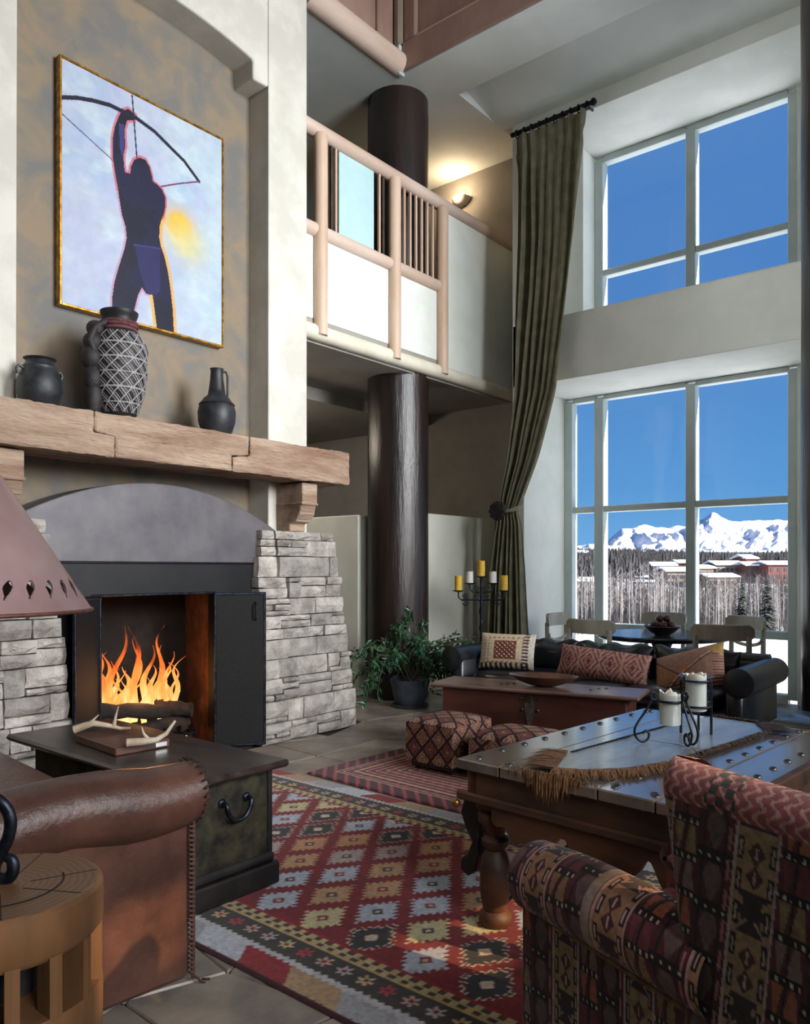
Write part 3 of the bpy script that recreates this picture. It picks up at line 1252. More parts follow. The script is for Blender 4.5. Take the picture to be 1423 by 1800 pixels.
put(C, ins & (segdist(U, V, [(.41, .34), (.575, .364)], asp) < .004), L3(58, 56, 120))
dbow = segdist(U, V, bow, asp)
put(C, dbow < .0065 + .003 * (1 - np.abs(U - .35)), L3(20, 24, 48))
put(C, segdist(U, V, [(-.01, .776), (.282, .672)], asp) < .0025, L3(60, 66, 96))
put(C, segdist(U, V, [(.836, .749), (.687, .693), (.582, .649)], asp) < .0035, L3(120, 60, 96))
put(C, segdist(U, V, [(.398, .995), (.427, .729)], asp) < .0035, L3(30, 34, 60))
P = np.zeros((nv, nu, 3))
P[..., 0] = .052 + .0008 * n2
P[..., 1] = (U - .5) * PW
P[..., 2] = V * PH
surf('canvas', P, C * .70, mat_col('oil_paint', .55, .25, 60, var=.06, vscale=14, bdist=.003), pic)
m = MB()
m.box(0.002, .051, -PW / 2, PW / 2, 0, PH)
m.build('stretcher', mat('raw_canvas', lin(150, 128, 96), None, rough=.9), pic)
for (y0, y1, z0, z1) in ((-PW / 2 - .016, -PW / 2, -.016, PH + .016), (PW / 2, PW / 2 + .016, -.016, PH + .016),
                         (-PW / 2, PW / 2, -.016, 0), (-PW / 2, PW / 2, PH, PH + .016)):
    m = MB()
    m.cbox(0.002, .06, y0, y1, z0, z1, .003)
    m.build('frame_bar', GOLD, pic)

CLAY = mat('black_clay', lin(22, 24, 28), lin(42, 44, 48), 14, .5, bump=.35, bscale=30, bdist=.004, spec=.5)

# low black pot
t = thing('clay_pot', 'low round black clay pot at the left end of the mantel', 'pot', (-4.28, 2.03, MTOP))
m = MB()
m.lathe([(.06, 0), (.10, .03), (.122, .09), (.118, .15), (.10, .20), (.088, .215), (.090, .228), (.078, .24), (.070, .262), (.085, .274),
         (.075, .274), (.06, .25), (.06, .2)], 28)
m.build('body', CLAY, t, smooth=50)
for s in (-1, 1):
    m = MB()
    m.tube([(0, s * .09, .21), (0, s * .115, .22), (0, s * .125, .20), (0, s * .118, .175)], .009, 6)
    m.build('handle', CLAY, t, smooth=60)

# tall vase with woven relief pattern
t = thing('patterned_vase', 'tall dark vase with raised pale lattice pattern on the mantel', 'vase', (-4.23, 2.475, MTOP))
prof = [(0, .08), (.05, .11), (.15, .142), (.28, .158), (.40, .154), (.48, .130), (.53, .100), (.56, .092), (.59, .095), (.615, .106), (.63, .108)]
nv, nu = 220, 260
zz = np.linspace(0, .63, nv)
rr_ = np.interp(zz, [p[0] for p in prof], [p[1] for p in prof])
for _ in range(14):
    rr_[1:-1] = (rr_[:-2] + rr_[1:-1] * 2 + rr_[2:]) / 4
A, Z = np.meshgrid(np.linspace(0, 2 * PI, nu, endpoint=False), zz)
q = A / (2 * PI) * 12
w_ = Z / .085
d1 = np.abs((q + w_) % 1.0 - .5)
d2 = np.abs((q - w_) % 1.0 - .5)
d3 = np.abs((w_ * 1.0) % 1.0 - .5)
ln_ = ((d1 > .44) | (d2 > .44) | (d3 > .455) | (np.abs(d1 - .25) < .03) & (d2 < .4)) & (Z < .50) & (Z > .03)
rad = rr_[:, None] + ln_ * .0035
C = np.zeros((nv, nu, 3))
C[:] = L3(34, 32, 34)
put(C, ln_, L3(150, 146, 146))
put(C, (Z > .515) & (Z < .535), L3(110, 62, 66))
P = np.stack([rad * np.cos(A), rad * np.sin(A), Z], -1)
surf('body', P, C, mat_col('vase_relief', .45, .15, 80, var=.15), t, True)
m = MB()
m.lathe([(.106, .63), (.108, .628), (.09, .60), (.08, .5), (.01, .4)], 30, cap=False)
m.build('neck_lining', CLAY, t)
for k in range(2):
    m = MB()
    z = .545 + .017 * k
    ring = [(.098 * math.cos(a), .098 * math.sin(a), z) for a in np.linspace(0, 2 * PI, 37)]
    m.tube(ring, .011, 7, cap=False)
    m.build('rope_collar', mat('red_rope', lin(112, 66, 66), lin(80, 44, 46), 60, .8, bump=.8, bscale=120), t, smooth=60)
m = MB()
m.tube([(0, .115, .47), (0, .165, .475), (0, .18, .43), (0, .172, .39), (0, .142, .36)], .011, 8)
m.build('handle', CLAY, t, smooth=60)
m = MB()
for (y, z, a, b) in ((-.15, .50, .05, .05), (-.165, .42, .055, .06), (-.175, .33, .06, .07), (-.165, .22, .055, .08), (-.16, .10, .05, .10)):
    m.ell((.0, y, z), (a, a, b), 10, 8)
m.tube([(.02, -.10, .55), (.03, -.17, .50), (.03, -.20, .42), (.03, -.17, .36)], .02, 8)
m.build('carved_handle', mat('carved_dark', lin(20, 18, 20), lin(40, 34, 36), 18, .6, bump=.7, bscale=26, bdist=.01), t, smooth=60)

# black jug
t = thing('clay_jug', 'black clay jug with narrow neck and thin handle on the mantel', 'jug', (-4.28, 3.21, MTOP))
m = MB()
m.lathe([(.075, 0), (.10, .03), (.122, .10), (.125, .16), (.112, .215), (.085, .255), (.060, .275), (.052, .32), (.044, .38), (.040, .44), (.046, .452),
         (.038, .452), (.034, .42)], 30)
m.lathe([(.118, .212), (.114, .218), (.110, .224)], 30, cap=False)
m.build('body', CLAY, t, smooth=50)
m = MB()
m.tube([(0, .040, .44), (0, .075, .445), (0, .088, .42), (0, .088, .30), (0, .085, .26)], .008, 7)
m.build('handle', CLAY, t, smooth=60)

# ================================================================== CURTAIN
cur = thing('curtain', 'long olive green pleated curtain tied back beside the window', 'curtain', (-3.9, 6.5, 0))
zk = np.array([0, .55, 1.2, 1.60, 1.76, 1.9, 2.25, 2.87, 3.8, 4.3, 5.1, 5.36])
xl = np.array([-4.30, -4.285, -4.25, -4.20, -4.165, -4.16, -4.08, -4.00, -3.965, -3.955, -3.97, -3.985])
xr = np.array([-3.84, -3.866, -3.90, -3.935, -3.965, -3.91, -3.76, -3.565, -3.42, -3.355, -3.285, -3.268])
nv, nu = 240, 240
z = np.linspace(.01, 5.37, nv)
XL = np.interp(z, zk, xl)
XRr = np.interp(z, zk, xr)
for _ in range(6):
    XL[1:-1] = (XL[:-2] + 2 * XL[1:-1] + XL[2:]) / 4
    XRr[1:-1] = (XRr[:-2] + 2 * XRr[1:-1] + XRr[2:]) / 4
u = np.linspace(0, 1, nu)
Uu, Zz = np.meshgrid(u, z)
Wd = (XRr - XL)[:, None]
ph = 2 * PI * 7 * (Uu + .02 * np.sin(Zz * 1.3) + .012 * np.sin(7 * Uu + Zz * .7))
top = np.clip((Zz - 4.85) / .3, 0, 1)
amp = .09 * (.6 + .4 * np.sin(3.1 * Uu + .6 * Zz)) * np.clip(Wd / .45, .55, 1.1) * (1 - .35 * top)
tie = np.exp(-((Zz - 1.755) / .07) ** 2)
Yy = amp * (np.sin(ph) + .3 * np.sin(2 * ph + 1)) * (1 - .45 * tie) - .03 * tie
pinch = np.exp(-((Zz - 5.16) / .06) ** 2)
Yy += -.03 * pinch * (np.cos(ph * .5) ** 8)
Xx = XL[:, None] + Uu * Wd + .012 * np.sin(ph * .5 + 2) * np.sin(Zz * 2.0)
P = np.stack([Xx + 3.9, Yy, Zz], -1)
surf('fabric', P, None, CURT, cur)
P2 = P.copy()
P2[..., 1] += .006
surf('lining', P2, None, mat('curtain_lining', lin(170, 160, 130), None, rough=.9), cur)
m = MB()
m.tube([(-4.195 + 3.9, -.02, 1.80), (-4.17 + 3.9, -.085, 1.77), (-4.07 + 3.9, -.10, 1.75), (-3.97 + 3.9, -.08, 1.765), (-3.94 + 3.9, 0, 1.80), (-4.06 + 3.9, .08, 1.80), (-4.195 + 3.9, -.02, 1.80)], .028, 8, flat=.6)
m.build('tie_band', CURT, cur, smooth=60)
m = MB()
m.M = Matrix.Translation((-4.125 + 3.9, -.115, 1.76)) @ Matrix.Rotation(PI / 2, 4, 'X')
m.lathe([(.0, .03), (.03, .035), (.06, .025), (.082, .012), (.095, 0), (.07, -.012), (.0, -.015)], 20)
for k in range(10):
    a = 2 * PI * k / 10
    m.ell((.07 * math.cos(a), .07 * math.sin(a), .014), (.025, .025, .014), 8, 6)
m.build('rosette', mat('dark_rosette', lin(30, 28, 30), lin(46, 42, 44), 12, .6), cur, smooth=60)
rod = thing('curtain_rod', 'black iron curtain rod with rings above the olive curtain', 'curtain rod', (-3.62, 6.5, 5.40))
m = MB()
m.tube([(-.42, 0, 0), (.42, 0, 0)], .022, 12)
m.build('rod', BLACKM, rod, smooth=50)
m = MB()
m.ell((.44, 0, 0), (.03, .035, .035), 10, 8)
m.build('finial', BLACKM, rod, smooth=60)
for k in range(10):
    m = MB()
    ring = [(-.36 + .082 * k + .004 * math.sin(a), .034 * math.cos(a), .034 * math.sin(a) - .008) for a in np.linspace(0, 2 * PI, 15)]
    m.tube(ring, .006, 5, cap=False)
    m.build('ring', BLACKM, rod, smooth=60)
for x in (-.36, .36):
    m = MB()
    m.tube([(x, 0, 0), (x, .15, .02)], .012, 7)
    m.build('bracket', BLACKM, rod)

# ================================================================== CANDELABRUM
ct = thing('candelabrum', 'tall wrought iron floor candelabrum with five scrolled arms', 'candelabrum', (-4.0, 5.92, 0), R_(40))
m = MB()
m.tube([(0, 0, .04), (0, 0, 1.12)], .014, 10)
m.build('stem', IRON, ct, smooth=60)
m = MB()
tw = []
for k in range(60):
    a = k * .55
    tw.append((.008 * math.cos(a), .008 * math.sin(a), .12 + k * .0135))
m.tube(tw, .013, 6)
m.build('twist', IRON, ct, smooth=60)
for k in range(3):
    a = 2 * PI * k / 3 + .4
    m = MB()
    m.tube([(0, 0, .12), (.10 * math.cos(a), .10 * math.sin(a), .10), (.18 * math.cos(a), .18 * math.sin(a), .03), (.22 * math.cos(a), .22 * math.sin(a), .012)], .011, 7)
    m.build('foot', IRON, ct, smooth=60)
CD = {}
for (x, zt, zarm) in ((0, 1.128, None), (-.208, 1.0, .918), (.208, 1.0, .918), (-.106, 1.068, .99), (.106, 1.068, .99)):
    if zarm:
        s = 1 if x > 0 else -1
        m = MB()
        m.tube([(0, 0, zarm - .01), (s * .03, 0, zarm), (x - s * .03, 0, zarm), (x - s * .008, 0, zarm + .015), (x, 0, zarm + .04), (x, 0, zt)], .007, 7)
        m.build('arm', IRON, ct, smooth=60)
        for (zz_, dr) in ((zarm - .028, -1), (zarm + .028, 1)):
            m = MB()
            sp_ = []
            for k in range(16):
                a = k * .5
                r0 = .024 * (1 - k / 20)
                sp_.append((x - s * .065 + s * r0 * math.cos(a), 0, zz_ + dr * r0 * math.sin(a)))
            m.tube(sp_, .005, 6)
            m.build('scroll', IRON, ct, smooth=60)
    m = MB()
    m.lathe([(.008, -.012), (.03, -.008), (.052, .0), (.054, .006), (.048, .006), (.005, .002)], 18, (x, 0, zt))
    m.build('drip_pan', IRON, ct, smooth=40)
    CD[x] = zt + .006
YELW = mat('yellow_wax', lin(226, 176, 44), lin(238, 196, 72), 9, .5, spec=.4)
WAX = mat('white_wax', lin(226, 224, 214), lin(236, 234, 226), 9, .5, spec=.4)


def candle(name, label, r, h, mt, loc, ragged=.012, seed=1, group=None):
    rr = random.Random(seed)
    t = thing(name, label, 'candle', loc, 0, group)
    n = 20
    m = MB()
    tops = [h - rr.uniform(0, ragged) for _ in range(n)]
    vs = []
    for (zf, rf_) in ((0, 1), (.5, 1.0), (1, .98)):
        for k in range(n):
            a = 2 * PI * k / n
            vs.append((r * rf_ * math.cos(a), r * rf_ * math.sin(a), zf * tops[k]))
    for k in range(n):
        a = 2 * PI * k / n
        vs.append((r * .78 * math.cos(a), r * .78 * math.sin(a), tops[k] - .002))
    for k in range(n):
        a = 2 * PI * k / n
        vs.append((r * .6 * math.cos(a), r * .6 * math.sin(a), h - ragged - .012))
    fs = [tuple(range(n))[::-1]]
    for j in range(4):
        for k in range(n):
            k2 = (k + 1) % n
            fs.append((j * n + k, j * n + k2, (j + 1) * n + k2, (j + 1) * n + k))
    fs.append(tuple(4 * n + k for k in range(n)))
    m.add(vs, fs)
    m.build('wax', mt, t, smooth=50)
    m = MB()
    m.tube([(0, 0, h - ragged - .014), (.001, 0, h - ragged + .006)], .0018, 5)
    m.build('wick', SOOT, t)
    return t


cs, sn = math.cos(R_(40)), math.sin(R_(40))
gl = 'candles on the candelabrum'
for (x, lab, mt, h) in ((0, 'tall yellow candle on the top centre of the iron candelabrum', YELW, .145), (-.208, 'yellow candle on the leftmost arm of the iron candelabrum', YELW, .135),
                        (.208, 'yellow candle on the rightmost arm of the iron candelabrum', YELW, .14), (-.106, 'white candle left of centre on the iron candelabrum', WAX, .105),
                        (.106, 'white candle right of centre on the iron candelabrum', WAX, .105)):
    candle('candle', lab, .033, h, mt, (-4.0 + x * cs, 5.92 + x * sn, CD[x]), seed=int(x * 100 + 60))

# ================================================================== PLANT
plt = thing('potted_ficus', 'leafy weeping green plant in a blue grey pot before the log column', 'potted plant', (-4.33, 5.30, 0))
m = MB()
m.lathe([(.10, 0), (.12, .01), (.15, .10), (.17, .20), (.178, .225), (.178, .24), (.165, .24), (.155, .215), (.02, .205)], 28)
m.build('pot', mat('blue_glaze', lin(62, 70, 82), lin(82, 90, 102), 6, .35, bump=.15), plt, smooth=45)
m = MB()
m.lathe([(.02, .0), (.155, .0), (.165, .012), (.16, .02), (.02, .01)], 24)
m.build('saucer', mat('saucer_clay', lin(60, 58, 58), None, rough=.6), plt, smooth=45)
m = MB()
m.lathe([(.01, .212), (.158, .21), (.01, .222)], 20)
m.build('soil', mat('soil', lin(34, 26, 20), lin(50, 38, 28), 40, .95, bump=.8), plt)
rp_ = random.Random(4)
lv = []
lf = []
br = MB()
GX, GY = Vector((.7704, .6376, 0)), Vector((-.6376, .7704, 0))
targets = []
for k in range(46):
    lat = rp_.uniform(-.42, .42) if k % 5 else rp_.uniform(.35, .58)
    dep = rp_.uniform(-.30, .10)
    hgt = (.80 - .9 * abs(lat) ** 1.3 + rp_.uniform(-.30, .06)) if k % 5 else rp_.uniform(.42, .60)
    targets.append((lat, dep, hgt))
for (lat, dep, hgt) in targets:
    b0 = Vector((rp_.uniform(-.04, .04), rp_.uniform(-.04, .04), .21))
    tip = GX * lat + GY * dep + Vector((0, 0, max(.3, hgt)))
    ctrl = Vector((tip.x * .35, tip.y * .35, tip.z * 1.02 + .05))
    end = tip + (GX * lat * .35 + GY * dep * .25) + Vector((0, 0, -rp_.uniform(.10, .38)))
    end.z = max(.06, end.z)
    path = []
    for i in range(13):
        s = i / 12
        if s < .55:
            q_ = s / .55
            p = b0 * (1 - q_) ** 2 + ctrl * 2 * q_ * (1 - q_) + tip * q_ * q_
        else:
            q_ = (s - .55) / .45
            p = tip.lerp(end, q_) + Vector((0, 0, .05 * math.sin(PI * q_)))
        path.append(p)
    br.tube(path[::2], [.006 * (1 - .1 * i) for i in range(7)], 4, cap=False)
    for i in range(3, 13):
        for _ in range(3):
            p = path[i] + Vector((rp_.uniform(-.03, .03), rp_.uniform(-.03, .03), rp_.uniform(-.03, .03)))
            d = Vector((rp_.uniform(-1, 1), rp_.uniform(-1, 1), rp_.uniform(-1.6, .35))).normalized()
            s_ = d.cross(Vector((rp_.uniform(-1, 1), rp_.uniform(-1, 1), rp_.uniform(-1, 1)))).normalized()
            ln2 = rp_.uniform(.055, .095)
            wd = ln2 * .17
            nrm = d.cross(s_)
            n0 = len(lv)
            lv += [tuple(p), tuple(p + d * ln2 * .4 + s_ * wd + nrm * .004), tuple(p + d * ln2), tuple(p + d * ln2 * .4 - s_ * wd + nrm * .004), tuple(p + d * ln2 * .45 - nrm * .004)]
            lf += [(n0, n0 + 1, n0 + 4), (n0 + 1, n0 + 2, n0 + 4), (n0 + 2, n0 + 3, n0 + 4), (n0 + 3, n0, n0 + 4)]
me = bpy.data.meshes.new('foliage')
me.from_pydata(lv, [], lf)
me.materials.append(mat('leaf', lin(22, 62, 40), lin(58, 104, 66), 12, .38, spec=.55))
fo = bpy.data.objects.new('foliage', me)
COL.objects.link(fo)
fo.parent = plt
fo['kind'] = 'stuff'
br.build('branches', mat('twig', lin(86, 74, 58), None, rough=.8), plt)
# ================================================================== RUGS
def rug_color(x, y):
    """x, y in metres; woven kilim of serrated lozenges with two bands"""
    C = np.zeros(x.shape + (3,))
    C[:] = L3(120, 30, 38)
    nz_ = vnoise(x, y * 3, 5, 6)
    put(C, np.clip((nz_ - .5) * 3, 0, 1), L3(98, 24, 36), .8)
    pal = [L3(170, 178, 192), L3(176, 140, 106), L3(50, 50, 54), L3(188, 178, 138), L3(166, 150, 146), L3(180, 134, 96)]
    y0, dy, dx = 1.875, .1565, .2235
    rs = np.random.RandomState(3)
    tab = rs.randint(0, 6, (40, 40))
    for row in range(0, 7):
        cy = y0 + dy * row
        off = 0 if row % 2 == 0 else dx / 2
        k = np.round((x + 2.14 - off) / dx)
        cx = -2.14 + off + k * dx
        du = np.abs(x - cx) / (dx * .5)
        dv = np.abs(y - cy) / dy
        saw_ = np.abs(((du - dv) * 3.6) % 1.0 - .5) * 2
        d = du + dv + .24 * saw_
        ki = ((k.astype(int) * 2 + row * 3) % 40)
        # colours run in diagonal lines as in the weave
        idx = np.array([0, 1, 2, 3, 0, 5, 2, 1, 4, 0])[(k.astype(int) * 3 + row * 7) % 10]
        inside = d < .82
        edge = (d >= .82) & (d < .89)
        base = np.array(pal)[idx]
        dark = idx == 2
        C[inside] = base[inside]
        C[edge & dark] = L3(196, 176, 160)
        m1 = (np.abs(x - cx) + .9 * np.abs(y - cy)) < .026
        m2 = (np.abs(x - cx) + .9 * np.abs(y - cy)) < .011
        C[m1 & inside & dark] = L3(200, 180, 160)
        C[m1 & inside & ~dark] = np.where((ki[m1 & inside & ~dark] % 2 == 0)[:, None], L3(128, 40, 46), L3(66, 62, 58))
        C[m2 & inside] = L3(190, 170, 150)
    # bands along both long edges
    for (e0, s) in ((1.485, 1), (2.945 + .17, -1)):
        t = (y - e0) * s
        b = t < .30
        put(C, b, L3(60, 56, 54))
        # hooked cream line
        h1 = (t > .245 + .012 * np.sign(np.sin(x * 2 * PI / .05))) & (t < .275 + .012 * np.sign(np.sin(x * 2 * PI / .05 + 1.2)))
        put(C, (t > .285) & b, L3(134, 34, 42))
        put(C, h1, L3(182, 160, 116))
        put(C, (np.abs(t - .236) < .008) & (np.sin(x * 2 * PI / .05) > -.2), L3(178, 150, 96))
        # flowers
        k = np.round(x / .085)
        rr = np.hypot(x - k * .085, (t - .185) * 1.0)
        aa = np.arctan2(t - .185, x - k * .085)
        fl_ = rr < .030 * (.72 + .28 * np.cos(aa * 6))
        pc = np.array([L3(180, 150, 140), L3(168, 66, 76), L3(190, 170, 128), L3(170, 160, 164)])[(k.astype(int) * 7) % 4]
        C[fl_ & b] = pc[fl_ & b]
        put(C, (rr < .009) & b, L3(120, 40, 44))
        # serrated outer strip
        z = t + .012 * (np.abs((x / .028) % 1 - .5) * 2)
        seg = np.floor(x / .21 + 50 + .35 * t / .1).astype(int)
        pc = np.array([L3(176, 178, 188), L3(132, 34, 42), L3(160, 132, 102), L3(150, 150, 156)])[seg % 4]
        o_ = (z < .135)
        C[o_] = pc[o_]
        put(C, (z > .112) & (z < .135), L3(178, 176, 180))
        put(C, t < .012 + .006 * (np.abs((x / .028) % 1 - .5) * 2), L3(62, 30, 34))
    return C


def rug(name, label, x0, x1, y0, y1, z, colf, res, rz=0.0, pivot=(0, 0), th=.008):
    nu, nv = int((x1 - x0) / res), int((y1 - y0) / res)
    X, Y = np.meshgrid(np.linspace(x0, x1, nu), np.linspace(y0, y1, nv))
    C = colf(X, Y)
    cxm, cym = (x0 + x1) / 2, (y0 + y1) / 2
    Z = th + .0015 * vnoise(X, Y, 8, 4)
    ed = np.minimum(np.minimum(X - x0, x1 - X), np.minimum(Y - y0, y1 - Y))
    Z = np.where(ed < 1e-6, .0008, Z)
    wob = .012 * (vnoise(X, Y, 9, 1.5) - .5)
    P = np.stack([X - cxm + 0 * wob, Y - cym + wob, Z], -1)
    t = thing(name, label, 'rug', (cxm, cym, z), rz)
    surf('weave', P, C, mat_col('kilim_wool', .92, .5, 380, var=.22, vscale=60, sheen=.1), t)
    return t


rug('kilim_rug', 'large red kilim rug with pale and dark serrated lozenges', -3.55, .35, 1.485, 3.10, .001, rug_color, .0058)


def rug2_color(x, y):
    C = np.zeros(x.shape + (3,))
    C[:] = L3(118, 28, 36)
    ed = np.minimum(np.minimum(x + 3.34, -1.2 - x), np.minimum(y - 3.12, 4.75 - y))
    st = ((ed / .045) % 1.0)
    put(C, st < .35, L3(60, 26, 34))
    put(C, (st > .42) & (st < .52), L3(176, 150, 130))
    put(C, (np.sin(x * 90) * np.sin(y * 90) > .45), L3(150, 60, 50), .7)
    put(C, (ed < .12), L3(66, 26, 40))
    put(C, (ed < .12) & (np.sin((x + y) * 70) > .6), L3(150, 70, 70))
    put(C, (ed > .12) & (ed < .135), L3(180, 160, 140))
    put(C, (ed > .2) & (ed < .212), L3(180, 150, 120))
    return C


rug('kilim_rug', 'smaller dark red rug under the patterned ottomans', -3.34, -1.2, 3.12, 4.75, .0015, rug2_color, .009, R_(-2))

# ================================================================== LEFT TRUNK, PLAQUE AND ANTLERS
GREENB = mat('worn_green_black_paint', lin(22, 22, 20), lin(62, 58, 40), 13, .45, bump=.5, bscale=26, bdist=.006, contrast=.2, c3=lin(92, 70, 46), spec=.45)
DKTOP = mat('dark_worn_top', lin(30, 26, 24), lin(64, 52, 44), 12, .3, bump=.35, bscale=30, bdist=.003, contrast=.2, stretch=(.25, 1, 1), c3=lin(88, 66, 50), spec=.5)
BLKW = mat('black_worn_wood', lin(16, 15, 15), lin(34, 30, 28), 8, .5, bump=.4, bscale=30, bdist=.004)
tr = thing('storage_chest', 'dark painted wooden chest with iron end handle in front of the fire', 'chest', (-2.85, 1.775, .0105), R_(0))
ox, oy = -2.85, 1.775
m = MB()
m.cbox(-3.42 - ox, -2.285 - ox, 1.60 - oy, 1.965 - oy, .10, .445, .006)
m.build('body', GREENB, tr)
m = MB()
m.cbox(-3.44 - ox, -2.255 - ox, 1.575 - oy, 1.985 - oy, .0, .085, .008)
m.cbox(-3.43 - ox, -2.268 - ox, 1.588 - oy, 1.975 - oy, .085, .12, .012)
m.build('plinth', BLKW, tr)
m = MB()
m.cbox(-3.50 - ox, -2.215 - ox, 1.51 - oy, 2.0 - oy, .445, .472, .010)
m.build('lid', DKTOP, tr)
m = MB()
m.cbox(-2.284 - ox, -2.279 - ox, 1.945 - oy, 1.966 - oy, .12, .445, .002)
m.build('corner_strap', BLKW, tr)
m = MB()
hp = [(-2.28 - ox, 1.735 - oy, .352), (-2.262 - ox, 1.735 - oy, .352)]
for k in range(11):
    a = PI * k / 10
    hp.append((-2.255 - ox, 1.79 - oy - .055 * math.cos(a), .345 - .06 * math.sin(a)))
hp += [(-2.262 - ox, 1.845 - oy, .352), (-2.28 - ox, 1.845 - oy, .352)]
m.tube(hp, .009, 8)
m.build('handle', IRON, tr, smooth=60)
for y in (1.735, 1.845):
    m = MB()
    m.M = Matrix.Translation((-2.283 - ox, y - oy, .352)) @ Matrix.Rotation(PI / 2, 4, 'Y')
    m.lathe([(.004, 0), (.018, 0), (.014, .006), (.004, .01)], 12)
    m.build('handle_plate', IRON, tr, smooth=50)

zt = .4825
# wooden plaque box: corners read on the lid plane
pb = thing('wooden_plaque', 'flat dark wooden plaque with a small silver plate on the trunk', 'plaque', (-2.93, 1.725, zt), R_(-4))
m = MB()
m.cbox(-.18, .18, -.115, .115, 0, .034, .004)
m.build('board', mat('walnut', lin(60, 36, 28), lin(86, 54, 42), 6, .4, bump=.2, stretch=(.3, 1, 1)), pb)
m = MB()
m.cbox(.18, .184, .05, .10, .008, .026, .001)
m.build('name_plate', mat('silver_plate', lin(190, 190, 190), lin(205, 205, 205), 8, .3, metal=.8), pb)
HORN = mat('antler', lin(150, 132, 108), lin(196, 182, 160), 9, .55, bump=.4, bscale=50, bdist=.004, contrast=.2)


def antler(name, label, loc, rz, pts, tines, r0):
    t = thing(name, label, 'antler', loc, rz)
    m = MB()
    n = len(pts)
    m.tube(pts, [r0 * (1 - .72 * (i / (n - 1)) ** 1.2) for i in range(n)], 9)
    m.build('beam', HORN, t, smooth=60)
    for tn in tines:
        m = MB()
        k = len(tn)
        m.tube(tn, [r0 * .55 * (1 - .8 * i / (k - 1)) for i in range(k)], 7)
        m.build('tine', HORN, t, smooth=60)
    return t


AZ = zt + .034
# world offsets measured from the plaque
antler('antler', 'pale forked antler lying at the back left of the plaque', (-3.116, 1.62, AZ), 0,
       [(0, 0, .018), (.03, .035, .034), (.05, .06, .042), (.09, .105, .03), (.116, .143, .016), (.15, .165, .018)],
       [[(.03, .035, .034), (.05, .055, .055), (.066, .072, .078)], [(.10, .12, .026), (.112, .12, .065), (.127, .125, .112)]], .017)
antler('antler', 'pale antler with carved base lying on the front right of the plaque', (-2.733, 1.629, AZ), 0,
       [(0, 0, .017), (.03, .05, .017), (.055, .095, .02), (.075, .125, .042), (.09, .156, .09)],
       [[(.04, .07, .022), (.022, .06, .045), (.016, .055, .072)]], .017)

# ================================================================== LEATHER ARMCHAIR (left)
lc = thing('leather_loveseat', 'brown leather loveseat with rolled arm and laced seams', 'sofa', (-1.91, 1.345, 0), R_(-5.3))
# local: +Y = towards the window (front of the arm), +X = outer side
m = MB()
m.cbox(-.10, 0.0, -.95, 0.0, .02, .56, .018)
m.build('arm_panel', LEATH, lc)
m = MB()
m.cbox(-1.99, -1.89, -.95, 0.0, .02, .56, .018)
m.build('arm_panel', LEATH, lc)
for x0 in (-.045, -1.945):
    m = MB()
    n = 15
    pts_ = [(x0, -1.0 + 1.035 * k / (n - 1), .55 + .012 * math.sin(k * .9)) for k in range(n)]
    rad = [.098 + .004 * math.sin(k * 1.3) for k in range(n)]
    rad[-1] = .085
    m.tube(pts_, rad, 28)
    ar = m.build('rolled_arm', LEATH, lc, smooth=40)
    m = MB()
    for k in range(26):
        a = 2 * PI * k / 26
        r1 = .097
        m.tube([(x0 + r1 * math.cos(a), .015, .55 + r1 * math.sin(a)), (x0 + (r1 - .012) * math.cos(a + .12), .038, .55 + (r1 - .012) * math.sin(a + .12))], .0035, 5)
    m.build('lacing', mat('lace', lin(44, 30, 26), None, rough=.7), ar)
m = MB()
for k in range(34):
    z = .03 + .0135 * k
    m.tube([(-.012, .004, z), (.003, .006, z + .008), (.004, -.012, z + .014)], .0042, 5)
m.tube([(.0, .004, .02), (0, .006, .47)], .005, 6)
m.build('seam_lacing', mat('lace_brown', lin(80, 50, 40), lin(60, 36, 30), 40, .7), lc)
m = MB()
m.tube([(.0, .006, .03), (.012, .02, .012), (.02, .03, .006), (.0, .035, .006), (.015, .05, .006)], .004, 5)
m.build('lace_knot', MATS['lace_brown'], lc)
m = MB()
m.cbox(-1.89, -.10, -.95, -.03, .02, .30, .03)
m.build('seat_base', LEATH, lc)
m = MB()
m.cbox(-1.885, -.105, -.75, -.0, .30, .44, .05)
m.build('seat_cushion', LEATH, lc, smooth=70)
m = MB()
m.M = Matrix.Translation((0, -.95, .3)) @ Matrix.Rotation(R_(8), 4, 'X')
m.cbox(-1.97, -.02, -.14, .05, -.28, .40, .05)
m.build('backrest', LEATH, lc, smooth=70)


def pillow_pts(w, h, th, nu=90, nv=70, seed=0, side=1, pinch=.04):
    u, v = np.meshgrid(np.linspace(-1, 1, nu), np.linspace(-1, 1, nv))
    t = np.clip((1 - np.abs(u) ** 2.6) * (1 - np.abs(v) ** 2.6), 0, 1) ** .55
    k = 1 - pinch * (1 - (u * v) ** 2)
    x = u * w / 2 * (1 - pinch * (1 - v * v) * np.abs(u))
    z = v * h / 2 * (1 - pinch * (1 - u * u) * np.abs(v))
    y = -side * th / 2 * t * (1 + .12 * (vnoise(u + 3, v + 3, seed, 2) - .5))
    return u, v, np.stack([x, y, z], -1)


def cushion(name, label, loc, rot, w, h, th, colf, back, seed):
    t = thing(name, label, 'cushion', loc)
    t.rotation_euler = rot
    u, v, P = pillow_pts(w, h, th, seed=seed)
    P[..., 2] += h / 2
    surf('front_cover', P, colf(u, v), mat_col('cushion_kilim', .9, .5, 300, var=.2, vscale=50), t)
    u, v, P = pillow_pts(w, h, th, 30, 24, seed, -1)
    P[..., 2] += h / 2
    C = np.zeros(u.shape + (3,))
    C[:] = back
    surf('back_cover', P, C, MATS['cushion_kilim'], t)
    return t


